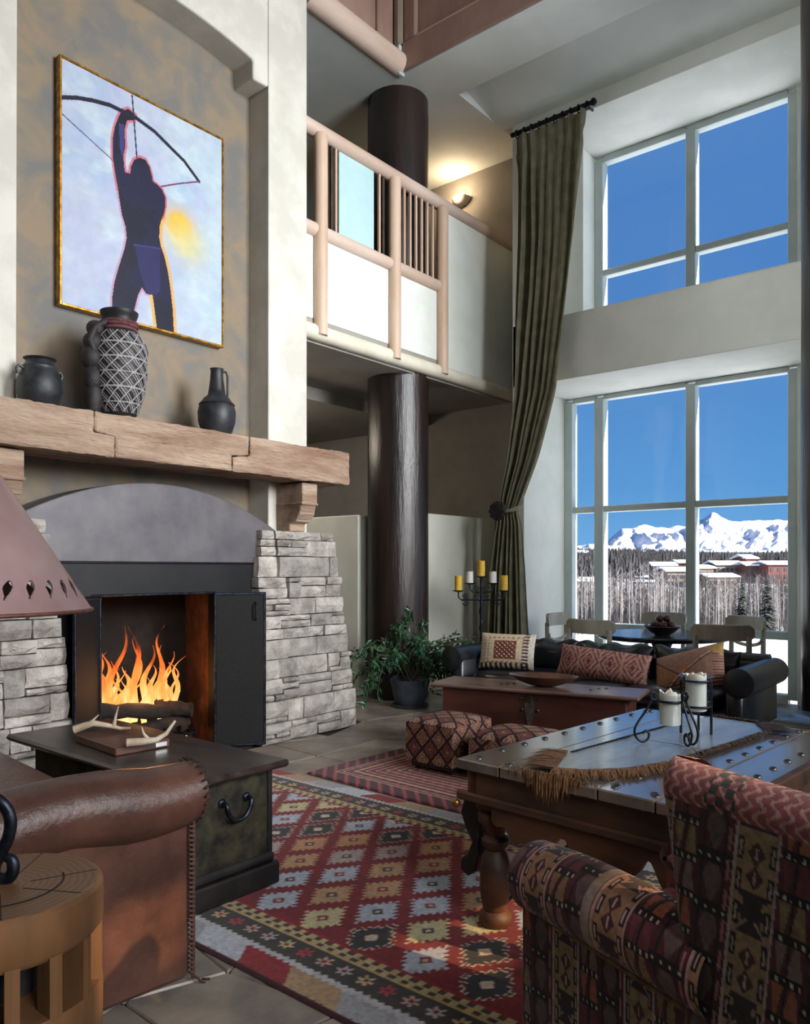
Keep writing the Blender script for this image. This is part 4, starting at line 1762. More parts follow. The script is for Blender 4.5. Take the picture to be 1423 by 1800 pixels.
def stripes_col(u, v):
    C = np.zeros(u.shape + (3,))
    C[:] = L3(180, 166, 140)
    k = np.floor((u + v * .1) * 14).astype(int)
    C[k % 4 == 1] = L3(70, 40, 60)
    C[k % 4 == 3] = L3(170, 130, 70)
    return C


cushion('cushion', 'striped kilim cushion just visible behind the brown leather loveseat arm', (-2.46, .86, .455), (R_(-14), 0, R_(-5)), .38, .36, .14, stripes_col, L3(120, 80, 60), 2)

# ================================================================== STUMP TABLE AND LAMP
STW = mat('stump_wood', lin(84, 58, 36), lin(126, 90, 58), 4, .42, bump=.35, bscale=20, bdist=.004, stretch=(1, 1, .2), contrast=.2, spec=.45)
RING = mat('stump_endgrain', lin(88, 62, 42), lin(110, 80, 54), 22, .42, wave='rings', bump=.25, bscale=40, bdist=.003, contrast=-.6, distort=3)
SX, SY, SR, SZ = -1.653, .708, .192, .552
st = thing('stump_table', 'round log stump side table with square cut openings', 'side table', (SX, SY, 0))
m = MB()
m.lathe([(SR - .012, SZ - .10), (SR, SZ - .085), (SR + .002, SZ - .03), (SR, SZ - .008), (SR - .008, SZ - .0005), (.005, SZ - .0005)], 48)
m.build('top_drum', STW, st, smooth=40)
m = MB()
m.lathe([(SR - .009, SZ - .0005), (SR - .011, SZ + .001), (.003, SZ + .001)], 48, cap=False)
m.build('end_grain_top', RING, st)
m = MB()
m.lathe([(SR - .03, .0), (SR - .012, .0), (SR - .004, .02), (SR, .335), (SR - .003, .345), (SR - .04, .345)], 48)
m.build('lower_drum', STW, st, smooth=40)
npst = 15
for k in range(npst):
    a = 2 * PI * (k + .23) / npst
    m = MB()
    m.M = Matrix.Rotation(a, 4, 'Z')
    m.prism([(SR - .05, -.010), (SR - .003, -.013), (SR - .001, 0), (SR - .003, .013), (SR - .05, .010)], .34, SZ - .09, 'z')
    m.build('post', STW, st)
m = MB()
m.lathe([(.05, .34), (.07, .34), (.07, SZ - .09), (.05, SZ - .09)], 16)
m.build('core', SOOT, st)
m = MB()
for (a0, a1, r) in ((-1.2, 1.3, .115),):
    m.tube([(r * math.cos(a), r * math.sin(a), SZ + .0015) for a in np.linspace(a0, a1, 18)], .0022, 4)
for a in (.4, 1.1, 2.2, -.5, -1.6):
    m.tube([(.05 * math.cos(a), .05 * math.sin(a), SZ + .001), (.18 * math.cos(a + .08), .18 * math.sin(a + .08), SZ + .001)], .0012, 4)
m.build('cracks', SOOT, st)

LX, LY = -1.735, .652
lamp = thing('table_lamp', 'table lamp with conical rust metal shade with teardrop holes', 'lamp', (LX, LY, SZ + .001))
SHADE = mat('rust_shade', lin(132, 104, 102), lin(160, 134, 132), 3.2, .4, metal=.25, bump=.12, bscale=14, bdist=.003, contrast=.2)
# conical shade with cut-out teardrops: the lower band is built as a grid with holes
zr0, zr1, R0, R1 = 1.112 - SZ, 1.49 - SZ, .258, .022
nu = 620
rows_ = list(np.linspace(0, .05, 4)) + list(np.linspace(.055, .185, 54)) + list(np.linspace(.21, 1.0, 14))
nv = len(rows_)
keep = np.ones((nv - 1, nu), bool)
drops = 31
for i in range(nu):
    a = (i + .5) / nu * drops
    for j in range(nv - 1):
        s = (rows_[j] + rows_[j + 1]) / 2
        la = ((a - s * 4.2) % 1.0 - .5)
        t_ = (s - .065) / .11
        if 0 < t_ < 1 and abs(la) < .21 * math.sin(PI * t_ ** 1.7):
            keep[j, i] = False
vs = []
fs = []
for (dr, zo) in ((0, 0), (-.003, -.001)):
    for s in rows_:
        r = R0 + (R1 - R0) * s + dr
        for i in range(nu):
            a = 2 * PI * i / nu
            vs.append((r * math.cos(a), r * math.sin(a), zr0 + (zr1 - zr0) * s + zo))
for layer in (0, 1):
    b0 = layer * nu * nv
    for j in range(nv - 1):
        for i in range(nu):
            if keep[j, i]:
                k = (i + 1) % nu
                fs.append((b0 + j * nu + i, b0 + j * nu + k, b0 + (j + 1) * nu + k, b0 + (j + 1) * nu + i))
m = MB()
m.add(vs, fs)
m.build('lamp_shade', SHADE, lamp, smooth=40)
m = MB()
ring = [(R0 * math.cos(a), R0 * math.sin(a), zr0) for a in np.linspace(0, 2 * PI, 97)]
m.tube(ring, .004, 6, cap=False)
m.build('shade_rim', mat('rust_rim', lin(110, 70, 60), lin(84, 50, 44), 20, .5, metal=.4), lamp, smooth=60)
m = MB()
m.tube([(0, 0, .16), (0, 0, .95)], .011, 10)
m.build('stem', IRON, lamp, smooth=60)
for k in range(3):
    a = R_(39.6) + 2 * PI * k / 3
    dx_, dy_ = math.cos(a), math.sin(a)
    sm = smooth_path([(.0, .15), (.03, .175), (.07, .178), (.098, .16), (.1105, .128), (.104, .09), (.088, .06), (.077, .034), (.078, .014), (.092, .0105),
                      (.108, .013), (.116, .03), (.112, .05), (.10, .053)])
    m = MB()
    m.tube([(r * dx_, r * dy_, z) for (r, z) in sm], [.0105] * (len(sm) - 8) + [.0105 - .0004 * q_ for q_ in range(8)], 10, flat=1.25)
    m.build('scroll_foot', IRON, lamp, smooth=60)
# ================================================================== LARGE LOW TABLE
TABW = mat('old_table_top', lin(70, 60, 54), lin(116, 102, 92), 5, .17, bump=.45, bscale=24, bdist=.003, stretch=(1, .12, 1), contrast=.15, spec=.7, rvar=.08, coat=.8)
OLDW = mat('old_carved_wood', lin(44, 28, 20), lin(98, 62, 38), 7, .55, bump=.6, bscale=24, bdist=.006, stretch=(.35, 1, 1), contrast=.15, c3=lin(70, 44, 30))
TA = R_(-4.6)
TZ = .56
tb = thing('studded_table', 'large old low wooden table with iron studs and turned legs', 'table', (-1.533, 2.121, .0105), TA)
# local x: along the near edge (0 .. .88), local y: away (0 .. 1.3)
TW, TL = .88, 1.30
for k in range(5):
    a, b = TW * k / 5, TW * (k + 1) / 5
    m = MB()
    m.cbox(a + .0015, b - .0015, 0, TL, TZ - .036, TZ - (.0 if k % 2 else .001), .004)
    m.build('plank', TABW, tb)
m = MB()
m.cbox(TW - .02, TW + .012, .0, TL, TZ - .05, TZ + .004, .005)
m.build('edge_strip', OLDW, tb)
STUD = mat('iron_stud', lin(60, 62, 66), lin(96, 98, 102), 30, .35, metal=.9)
m = MB()
m.lathe([(.0125, 0), (.011, .004), (.006, .007), (.001, .008)], 10)
stud_me = m.mesh('stud', STUD, 60)
sp_ = []
for k in range(10):
    y = .06 + k * (TL - .12) / 9
    for x in (.045, TW / 5 * 3 + .03, TW / 5 * 4 - .03, TW - .07):
        sp_.append((x, y))
for k in range(7):
    x = .06 + k * .125
    sp_ += [(x, .045), (x, TL - .045)]
for (x, y) in sp_:
    o = bpy.data.objects.new('stud', stud_me)
    COL.objects.link(o)
    o.parent = tb
    o.location = (x, y, TZ - .001)
# aprons
m = MB()
m.cbox(.02, TW - .02, .03, .065, TZ - .125, TZ - .036, .005)
m.cbox(-.02, TW - .0, .018, .05, TZ - .145, TZ - .115, .006)
m.build('apron', OLDW, tb)
m = MB()
m.cbox(.02, TW - .02, TL - .065, TL - .03, TZ - .125, TZ - .036, .005)
m.build('apron', OLDW, tb)
for x in (.03, TW - .065):
    m = MB()
    m.cbox(x, x + .035, .03, TL - .03, TZ - .135, TZ - .036, .005)
    m.build('side_apron', OLDW, tb)
# carved lobed valance hanging under the near apron
m = MB()
vp = []
for k in range(61):
    x = .12 + (TW - .2) * k / 60
    s = k / 60
    d = .06 + .13 * abs(math.sin(PI * 2.5 * s)) ** 1.5 * (1 if .38 < s < .95 else .45) + .012 * math.sin(s * 60)
    vp.append((x, TZ - .13 - d))
m.prism([(.12, TZ - .12)] + vp + [(TW - .08, TZ - .12)], .035, .055, 'y')
m.build('carved_valance', OLDW, tb)
LEGP = [(.048, 0), (.055, .012), (.055, .035), (.040, .05), (.046, .075), (.052, .12), (.050, .19), (.042, .23), (.030, .25), (.044, .265), (.046, .285), (.032, .30), (.034, .32), (.056, .345), (.058, .375), (.036, .39)]
for (x, y) in ((.085, .10), (TW - .09, .10), (.085, TL - .12), (TW - .09, TL - .12)):
    m = MB()
    m.lathe(LEGP, 18, (x, y, 0))
    m.cbox(x - .048, x + .048, y - .048, y + .048, .385, TZ - .036, .006)
    m.build('leg', OLDW, tb, smooth=45)
# scrolled corner bracket with brass knob at the left end
m = MB()
sc_ = [(.01, TZ - .13), (-.035, TZ - .16), (-.05, TZ - .21), (-.03, TZ - .26), (.0, TZ - .30), (-.02, TZ - .345), (-.05, TZ - .37), (-.052, TZ - .41), (-.02, TZ - .425), (.012, TZ - .40), (.03, TZ - .34), (.03, TZ - .26), (.05, TZ - .2), (.06, TZ - .13)]
m.prism(sc_, .08, .135, 'y')
m.build('scroll_bracket', BLKW, tb, bevel=.006)
m = MB()
m.ell((-.03, .035, TZ - .165), (.014, .014, .016), 10, 8)
m.build('brass_knob', GOLD, tb, smooth=60)
for (p0, p1) in (((.13, .13, .36), (.36, .5, .03)), ((.12, .12, .08), (.3, .42, .34))):
    m = MB()
    m.tube([p0, p1], .006, 6)
    m.build('iron_brace', BLKW, tb)

# leather runner with hide fringe
run = thing('table_runner', 'grey hide runner with brown fringe across the studded table', 'table runner', (-1.533, 2.121, TZ + .0105), TA)
RX0, RX1, RY0, RY1 = .255, .565, .03, 1.25
m = MB()
n = 16
pts_t = [(.254, .28), (.345, .06), (.42, .10), (.505, .21), (.56, .38), (.595, .7), (.607, 1.09), (.52, 1.23), (.33, 1.25), (.285, 1.0)]
m.prism(pts_t, .0075, .0115, 'z')
m.build('hide', mat('grey_hide', lin(112, 112, 110), lin(140, 138, 134), 9, .3, bump=.5, bscale=70, bdist=.003, stretch=(1, .4, 1), spec=.6, coat=.4), run)
rr = random.Random(12)


def strands(name, specs, mt):
    m = MB()
    for (p, d, L_, dr) in specs:
        p = Vector(p) + Vector((0, 0, rr.uniform(0, .007)))
        d = (Vector(d).normalized() + Vector((0, 0, rr.uniform(-.02, .06)))).normalized()
        L_ *= rr.uniform(.7, 1.12)
        q1 = p + d * L_ * .5 + Vector((0, 0, .002))
        q2 = p + d * L_ + Vector((0, 0, -dr))
        sd_ = d.cross(Vector((0, 0, 1))).normalized() * .0021
        m.add([tuple(p - sd_), tuple(p + sd_), tuple(q1 + sd_), tuple(q1 - sd_), tuple(q2)], [(0, 1, 2, 3), (3, 2, 4)])
    o = m.build(name, mt, run)
    o['kind'] = 'stuff'
    return o


FR1 = mat('brown_fringe', lin(92, 60, 34), lin(140, 98, 58), 60, .6, contrast=.1)
FR2 = mat('dark_fringe', lin(48, 34, 26), lin(84, 60, 42), 60, .6, contrast=.1)
sp_ = []
for k in range(280):   # left corner tassel lying on the planks
    q = rr.random()
    sp_.append(((.254 + .091 * q, .28 - .22 * q, .0115), (-.9, -.38 + rr.uniform(-.12, .12), 0), rr.uniform(.10, .14), .008))
strands('corner_fringe', sp_, FR1)
edge_pts = [(.345, .06), (.42, .10), (.505, .21), (.56, .38)]
sp_ = []
for k in range(900):   # near fringe lying over the edge
    q = rr.random() * 2.999
    i = int(q)
    w = q - i
    x = edge_pts[i][0] + (edge_pts[i + 1][0] - edge_pts[i][0]) * w
    y = edge_pts[i][1] + (edge_pts[i + 1][1] - edge_pts[i][1]) * w
    near_ = y < .10
    sp_.append(((x, y, .0115), (.55 + rr.uniform(-.35, .25), -.8, 0), rr.uniform(.05, .11), rr.uniform(.0, .03) if near_ and x < .4 else .009))
for k in range(260):   # strands hanging down the apron
    x = .36 + rr.gauss(0, .06)
    sp_.append(((x, .004 - .006 * rr.random(), .009), (rr.uniform(-.25, .25), -.3, -1), rr.uniform(.01, .10) * max(.25, 1 - abs(x - .36) * 6), .01))
strands('front_fringe', sp_, FR1)
sp_ = []
for k in range(640):   # right side fringe
    y = .38 + .72 * rr.random()
    x = .56 + (.607 - .56) * (y - .38) / .71
    sp_.append(((x, y, .0115), (1, rr.uniform(-.5, .5), 0), rr.uniform(.016, .032), .009))
strands('side_fringe', sp_, FR2)
sp_ = []
for k in range(260):   # far tassels
    q = rr.random()
    sp_.append(((.607 - .087 * q, 1.09 + .14 * q, .0115), (.8 + rr.uniform(-.1, .1), .35, 0), rr.uniform(.09, .15), .009))
for k in range(180):
    q = rr.random()
    sp_.append(((.33 + .19 * q, 1.245, .0115), (rr.uniform(-.5, .5), 1, 0), rr.uniform(.02, .045), .009))
strands('far_fringe', sp_, FR2)
m = MB()
for k in range(40):
    y = .29 + k * .0175
    x = .257 + .031 * (y - .28) / .72
    m.tube([(x, y, .013), (x + .012, y + .006, .014)], .0024, 4)
m.tube([(.262, .29, .0118), (.294, .99, .0118)], .0022, 4)
m.build('stitching', BLKW, run)
m = MB()
m.tube([(.28, .66, .0122), (.59, .64, .0122)], .0012, 4)
m.build('seam', FRAME, run)

# two candle holders of forged iron and glass
CGL = mat_glass('blue_glass', (.88, .95, 1, 1), .10)
TT = TZ + .0235


def glass_cup(name, r, h, z0, c, t):
    m = MB()
    pr = [(.004, 0)] + [(r * math.sin(a), r * .62 * (1 - math.cos(a))) for a in np.linspace(.25, PI / 2, 7)] + [(r, h)]
    m.lathe(pr, 28, (c[0], c[1], z0), cap=False)
    return m.build(name, CGL, t, smooth=60)


h1 = thing('candle_holder', 'low scrolled iron candle holder with glass cup on the runner', 'candle holder', (-1.045, 2.735, TT), R_(39.6))
glass_cup('glass_cup', .044, .118, .055, (0, 0), h1)
m = MB()
ring = [(.048 * math.cos(a), .048 * math.sin(a), .150) for a in np.linspace(0, 2 * PI, 33)]
m.tube(ring, .0045, 7, cap=False)
m.build('ring', IRON, h1, smooth=60)
for a in (R_(183), R_(-38), R_(-62)):
    dx_, dy_ = math.cos(a), math.sin(a)
    L_ = .078 if a > 1 else .055
    pr = [(.048, .150), (.066, .158), (.072, .172), (.064, .181), (.056, .176), (.06, .165), (.066, .150), (.070 + .02, .11), (.115, .075), (.128, .045), (.118, .016), (.098, .005), (.080, .014), (.076, .034), (.088, .044), (.098, .034)]
    k_ = 1.0 if a > 1 else .62
    m = MB()
    m.tube([((.048 + (r - .048) * k_) * dx_, (.048 + (r - .048) * k_) * dy_, z) for (r, z) in smooth_path(pr)], .0042, 7)
    m.build('scroll_leg', IRON, h1, smooth=60)
h2 = thing('candle_holder', 'tall three legged iron candle holder with glass cup behind the low one', 'candle holder', (-1.03, 2.955, TT), R_(39.6))
glass_cup('glass_cup', .047, .135, .075, (0, 0), h2)
m = MB()
m.lathe([(.044, .212), (.062, .214), (.064, .218), (.044, .218)], 30, cap=False)
m.build('glass_rim', CGL, h2)
for zz_ in (.200, .105):
    m = MB()
    ring = [(.054 * math.cos(a), .054 * math.sin(a), zz_) for a in np.linspace(0, 2 * PI, 33)]
    m.tube(ring, .0042, 7, cap=False)
    m.build('ring', IRON, h2, smooth=60)
for a in (R_(170), R_(-30), R_(60)):
    m = MB()
    m.tube([(.054 * math.cos(a), .054 * math.sin(a), .0), (.054 * math.cos(a), .054 * math.sin(a), .205)], .005, 7)
    m.build('leg', IRON, h2, smooth=60)
IVORY = mat('ivory_wax', lin(224, 214, 198), lin(234, 226, 212), 9, .5, spec=.4)
candle('candle', 'thick ivory candle in the low scrolled holder', .036, .125, IVORY, (-1.045, 2.735, TT + .066), .022, 5)
candle('candle', 'thick ivory candle in the tall three legged holder', .038, .142, IVORY, (-1.03, 2.955, TT + .087), .016, 8)

# ================================================================== FAR TRUNK, BOWL, OTTOMANS
REDW = mat('red_brown_chest', lin(58, 30, 24), lin(92, 52, 40), 5, .42, bump=.3, bscale=26, bdist=.003, stretch=(.25, 1, 1), contrast=.2)
CHTOP = mat('chest_top', lin(78, 58, 52), lin(108, 84, 76), 5, .25, bump=.25, bscale=30, bdist=.002, stretch=(.2, 1, 1), spec=.6)
t2 = thing('wooden_chest', 'red brown wooden chest with iron lock plate before the sofa', 'chest', (-2.51, 4.34, .0115), R_(13))
m = MB()
m.cbox(-.585, .585, -.155, .155, .04, .425, .006)
m.build('body', REDW, t2)
m = MB()
m.cbox(-.66, .66, -.19, .19, .425, .45, .008)
m.build('lid', CHTOP, t2)
m = MB()
m.cbox(-.60, .60, -.17, .17, 0, .05, .008)
m.build('plinth', REDW, t2)
m = MB()
m.prism([(-.028, .30), (-.012, .24), (0, .225), (.012, .24), (.028, .30), (.028, .36), (.02, .38), (-.02, .38), (-.028, .36)], -.162, -.155, 'y')
m.build('lock_plate', mat('lock_iron', lin(96, 92, 88), lin(130, 126, 120), 20, .4, metal=.8), t2)
m = MB()
m.cbox(-.02, .02, -.168, -.155, .37, .425, .003)
m.build('hasp', BLKW, t2)
for (x, z) in ((-.05, .32), (.05, .32), (-.055, .39), (.055, .39)):
    o = bpy.data.objects.new('stud', stud_me)
    COL.objects.link(o)
    o.parent = t2
    o.location = (x, -.155, z)
    o.rotation_euler = (PI / 2, 0, 0)
for (x, y) in ((-.22, -.05), (-.19, -.02), (-.16, .02), (.38, .05), (.42, .07), (.35, -.03)):
    o = bpy.data.objects.new('stud', stud_me)
    COL.objects.link(o)
    o.parent = t2
    o.location = (x, y, .4495)
m = MB()
hp = [(.585, -.05, .33)] + [(.605, -.05 * math.cos(a), .32 - .05 * math.sin(a)) for a in np.linspace(0, PI, 9)] + [(.585, .05, .33)]
m.tube(hp, .007, 7)
m.build('handle', IRON, t2, smooth=60)
bw = thing('wooden_bowl', 'shallow oval dark wooden bowl on the red brown chest', 'bowl', (-2.47, 4.35, .463), R_(13))
m = MB()
m.lathe([(.05, 0), (.09, .006), (.16, .03), (.215, .062), (.222, .068), (.21, .066), (.15, .036), (.08, .016), (.005, .012)], 40)
m.v = [(x * 1.0, y * .62, z) for (x, y, z) in m.v]
m.build('shell', mat('bowl_wood', lin(50, 30, 24), lin(86, 54, 42), 8, .35, bump=.2), bw, smooth=50)


def otto_col(u, v, base=None):
    C = np.zeros(u.shape + (3,))
    C[:] = L3(128, 94, 76)
    k = np.floor(u / .13 + v / .13).astype(int) * 3 + np.floor(u / .13 - v / .13).astype(int) * 5
    C[k % 4 == 1] = L3(104, 64, 54)
    C[k % 4 == 2] = L3(138, 110, 90)
    d1 = np.abs((u / .13 + v / .13) % 1 - .5)
    d2 = np.abs((u / .13 - v / .13) % 1 - .5)
    w = .015 * np.sin(u * 300)
    put(C, (d1 > .40 + w) | (d2 > .40 + w), L3(44, 26, 30))
    put(C, (np.abs(d1 - .27) < .025) & (d2 < .28) | (np.abs(d2 - .27) < .025) & (d1 < .28), L3(60, 34, 36))
    put(C, (d1 < .10) & (d2 < .10), L3(70, 40, 44))
    put(C, (d1 < .045) & (d2 < .045), L3(190, 160, 130))
    return C


def ottoman(name, label, loc, rz, w, d, h, puff, seed):
    t = thing(name, label, 'ottoman', loc, rz)
    M_ = mat_col('ottoman_kilim', .92, .5, 260, var=.25, vscale=40)
    # top: puffed
    n = 110
    U, V = np.meshgrid(np.linspace(-1, 1, n), np.linspace(-1, 1, n))
    Z = h - .02 + puff * np.clip((1 - U ** 4) * (1 - V ** 4), 0, 1) ** .6
    P = np.stack([U * w / 2, V * d / 2, Z], -1)
    surf('top_cover', P, otto_col(U * w / 2 + 5, V * d / 2 + 5) * 1.15, M_, t)
    # sides as one wrapped band
    per = []
    nn = 70
    for (a, b) in (((-1, -1), (1, -1)), ((1, -1), (1, 1)), ((1, 1), (-1, 1)), ((-1, 1), (-1, -1))):
        for k in range(nn):
            s = k / nn
            per.append((a[0] + (b[0] - a[0]) * s, a[1] + (b[1] - a[1]) * s))
    per = np.array(per)
    zz = np.linspace(.05, h - .02, 50)
    P = np.zeros((50, len(per), 3))
    bul = .012 * np.sin(np.linspace(0, PI, 50))[:, None]
    P[..., 0] = per[None, :, 0] * (w / 2) * (1 + bul)
    P[..., 1] = per[None, :, 1] * (d / 2) * (1 + bul)
    P[..., 2] = zz[:, None]
    arc = np.linspace(0, 2 * (w + d), len(per))
    A_, Z_ = np.meshgrid(arc, zz)
    surf('side_cover', P, otto_col(A_ + 5, Z_ + 5), M_, t, True)
    m = MB()
    m.cbox(-w / 2 + .02, w / 2 - .02, -d / 2 + .02, d / 2 - .02, .02, .06, .005)
    m.build('base', BLKW, t)
    for (x, y) in ((-1, -1), (1, -1), (1, 1), (-1, 1)):
        m = MB()
        m.lathe([(.014, 0), (.02, .01), (.022, .03)], 10, (x * (w / 2 - .05), y * (d / 2 - .05), 0))
        m.build('foot', BLKW, t)
    return t


ottoman('ottoman', 'square patterned kilim ottoman at the corner of the dark red rug', (-2.80, 3.80, .012), R_(0), .34, .40, .30, .03, 1)
ottoman('ottoman', 'patterned kilim ottoman with puffed top behind the studded table', (-2.28, 3.80, .012), R_(3), .50, .36, .265, .05, 2)

# ================================================================== SOFA
sf = thing('leather_sofa', 'long black leather sofa with rolled arms', 'sofa', (-2.6, 5.07, 0), 0)
SW = 1.10
m = MB()
m.cbox(-SW, SW, .02, .80, .05, .28, .02)
m.build('base', BLEATH, sf)
for (a, b) in ((-.93, -.31), (-.31, .31), (.31, .93)):
    m = MB()
    m.cbox(a + .003, b - .003, .0, .62, .27, .395, .04)
    m.build('seat_cushion', BLEATH, sf, smooth=70)
m = MB()
m.cbox(-SW + .03, SW - .03, .66, .82, .10, .555, .04)
m.tube([(-SW + .02, .76, .55), (SW - .02, .76, .55)], .055, 18)
m.build('backrest', BLEATH, sf, smooth=50)
for (a, b, sd_) in ((-.93, -.31, 1), (-.31, .31, 2), (.31, .93, 3)):
    u, v, P = pillow_pts(b - a, .26, .20, 50, 34, sd_)
    P[..., 2] += .50 + .012 * np.sin(u * 9 + sd_) * (v > .3)
    P[..., 1] += .62
    P[..., 0] += (a + b) / 2
    o = surf('back_cushion', P, None, BLEATH, sf)
for s in (-1, 1):
    m = MB()
    m.cbox(s * SW - .09 if s > 0 else s * SW - .02, s * SW + .02 if s > 0 else s * SW + .09, .0, .80, .05, .49, .02)
    ap = m.build('arm_panel', BLEATH, sf, smooth=50)
    m = MB()
    m.tube([(s * (SW + .0), -.02, .488), (s * (SW + .0), .4, .49), (s * (SW + .0), .81, .488)], [.09, .094, .09], 28)
    m.build('rolled_arm', BLEATH, sf, smooth=50)
    m = MB()
    m.M = Matrix.Translation((s * SW, -.018, .488)) @ Matrix.Rotation(PI / 2, 4, 'X')
    m.lathe([(.092, -.004), (.094, .004), (.07, .012), (.005, .014)], 28)
    m.build('arm_facing', BLEATH, sf, smooth=50)
for (x, y) in ((-1, .06), (1, .06), (-1, .72), (1, .72)):
    m = MB()
    m.lathe([(.018, 0), (.026, .02), (.03, .055)], 12, (x * (SW - .06), y, 0))
    m.build('foot', BLKW, sf)


def cush1(u, v):
    C = np.zeros(u.shape + (3,))
    C[:] = L3(196, 178, 152)
    a = np.maximum(np.abs(u) * 1.0, np.abs(v))
    put(C, (np.abs(u) < .40) & (np.abs(v) < .52), L3(122, 66, 54))
    put(C, (np.abs(u) < .36) & (np.abs(v) < .46) & (np.sin(u * 34) * np.sin(v * 26) > .2), L3(60, 34, 36))
    put(C, (np.abs(u) < .36) & (np.abs(v) < .46) & (np.sin(u * 34 + 1.6) * np.sin(v * 26 + 1.6) > .55), L3(206, 186, 156))
    put(C, (a > .60) & (a < .78) & (np.sin((u + v) * 18) * np.sin((u - v) * 18) > .3), L3(150, 110, 80))
    put(C, (u > .62) & (np.sin(v * 34) > .1), L3(58, 44, 72))
    put(C, (v < -.72) & (np.sin(u * 34) > .1), L3(58, 40, 44))
    put(C, (u > .84), L3(200, 190, 176))
    return C


def cush2(u, v):
    C = np.zeros(u.shape + (3,))
    C[:] = L3(138, 90, 82)
    d = np.abs(((u * 2.1) % 1) - .5) * 2 + np.abs(v) * 1.0
    b = np.floor(d * 7).astype(int)
    C[b % 3 == 0] = L3(88, 44, 48)
    C[b % 3 == 1] = L3(158, 122, 112)
    put(C, (np.abs(((u * 2.1) % 1) - .02) < .05), L3(160, 120, 104))
    put(C, (d < .25), L3(92, 46, 46))
    put(C, np.sin(u * 160) * np.sin(v * 60) > .75, L3(170, 140, 130))
    return C


def cush3(u, v):
    C = np.zeros(u.shape + (3,))
    C[:] = L3(158, 122, 110)
    d = np.abs(u * .9 + .1) + np.abs(v * .9)
    w = u + .9 * v
    put(C, w < -.35, L3(158, 118, 90))
    put(C, np.abs(w + .35) < .035, L3(84, 60, 70))
    put(C, np.abs(u - .9 * v - .25) < .03, L3(200, 170, 140))
    put(C, np.abs(u - .9 * v - .33) < .03, L3(84, 60, 70))
    put(C, np.hypot(u - .1, v + .05) < .10 + .04 * np.sin(u * 60), L3(196, 112, 54))
    put(C, (v < -.6) & (np.sin(v * 40) > .2), L3(86, 54, 52))
    put(C, (u > .8) & (np.sin(v * 50) > .5), L3(110, 66, 66))
    put(C, (w > 1.3), L3(170, 140, 90))
    return C


cushion('cushion', 'pale kilim cushion with dark red centre at the left sofa end', (-3.36, 5.32, .40), (R_(-16), 0, R_(14)), .46, .29, .15, cush1, L3(120, 90, 70), 4)
cushion('cushion', 'long red brown kilim bolster cushion in the middle of the sofa', (-2.52, 5.25, .395), (R_(-18), R_(4), R_(2)), .70, .23, .15, cush2, L3(110, 70, 60), 5)
cushion('cushion', 'slanted tan kilim cushion with orange star at the right sofa end', (-1.86, 5.22, .385), (R_(-20), R_(-17), R_(-16)), .56, .29, .16, cush3, L3(130, 90, 70), 6)

# ================================================================== KILIM WING CHAIR (near right)
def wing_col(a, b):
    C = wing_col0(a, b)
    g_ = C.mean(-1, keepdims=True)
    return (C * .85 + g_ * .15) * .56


def wing_col0(a, b):
    """a: metres across the bands, b: metres along them"""
    C = np.zeros(a.shape + (3,))
    C[:] = L3(104, 44, 54)
    P_ = .205
    k = np.floor(a / P_).astype(int)
    x = a - k * P_
    # motifs of the maroon band
    per = .062
    j = np.floor(b / per).astype(int)
    y = b - j * per
    m1 = x < .052
    tri_ = (np.abs(x - .013) < .011 * (1 - y / per * 1.0) + .002) | (np.abs(x - .039) < .011 * (y / per) + .002)
    pc = np.array([L3(186, 104, 66), L3(150, 120, 112), L3(160, 130, 80), L3(128, 56, 66)])[(j + k * 3) % 4]
    C[m1 & tri_] = pc[m1 & tri_]
    bl = m1 & (y > per * .74)
    put(C, bl, L3(22, 18, 22))
    put(C, bl & (np.sin(x * 2 * PI / .0125) > .55) & (np.abs(y - per * .87) < .004), L3(220, 210, 196))
    put(C, m1 & (np.abs(x - .026) < .0022), L3(34, 24, 30))
    # tan band with dark blocks and crosses
    m2 = (x >= .058) & (x < .128)
    put(C, (x >= .054) & (x < .060), L3(206, 176, 168))
    put(C, m2, L3(178, 142, 100))
    q = .165
    jj = np.floor(b / q).astype(int)
    yy = b - jj * q
    xc = x - .093
    put(C, m2 & (np.abs(xc) < .021 + .004 * np.sign(np.sin(yy * 220))) & (yy < .066), L3(58, 46, 52))
    put(C, m2 & (np.abs(np.abs(xc) - (.028 - yy * .9)) < .003) & (yy < .022), L3(186, 150, 140))
    for c0 in (.090, .128):
        put(C, m2 & ((np.abs(xc) / .016 + np.abs(yy - c0) / .020) < 1), L3(86, 40, 50))
        put(C, m2 & (np.abs(xc) < .0022) & (np.abs(yy - c0) < .010), L3(200, 180, 160))
    ez = .052
    ye = b % ez
    eb = m2 & ((np.abs(x - .0645) < .0055) | (np.abs(x - .1215) < .0055)) & (ye < .036)
    put(C, eb, L3(28, 22, 28))
    put(C, eb & ((np.abs(x - .0645) < .0016) | (np.abs(x - .1215) < .0016)) & (ye > .006) & (ye < .030), L3(206, 190, 180))
    put(C, (x >= .128) & (x < .134), L3(206, 176, 168))
    # dark band
    m3 = x >= .134
    put(C, m3, L3(92, 36, 48))
    y3 = b % .085
    put(C, m3 & (np.abs(x - .170) < .020 * (1 - np.abs(y3 - .04) / .045)), L3(112, 92, 92))
    put(C, m3 & (y3 > .064), L3(24, 20, 26))
    put(C, m3 & (np.hypot((x - .134) % .018 - .009, y3 - .074) < .0028), L3(220, 210, 200))
    put(C, m3 & (np.abs(x - .150) < .002), L3(30, 22, 30))
    put(C, m3 & (np.abs(x - .192) < .002), L3(30, 22, 30))
    put(C, m3 & (np.abs(x - .142) < .003) & (b % .05 < .034), L3(190, 120, 120))
    return C


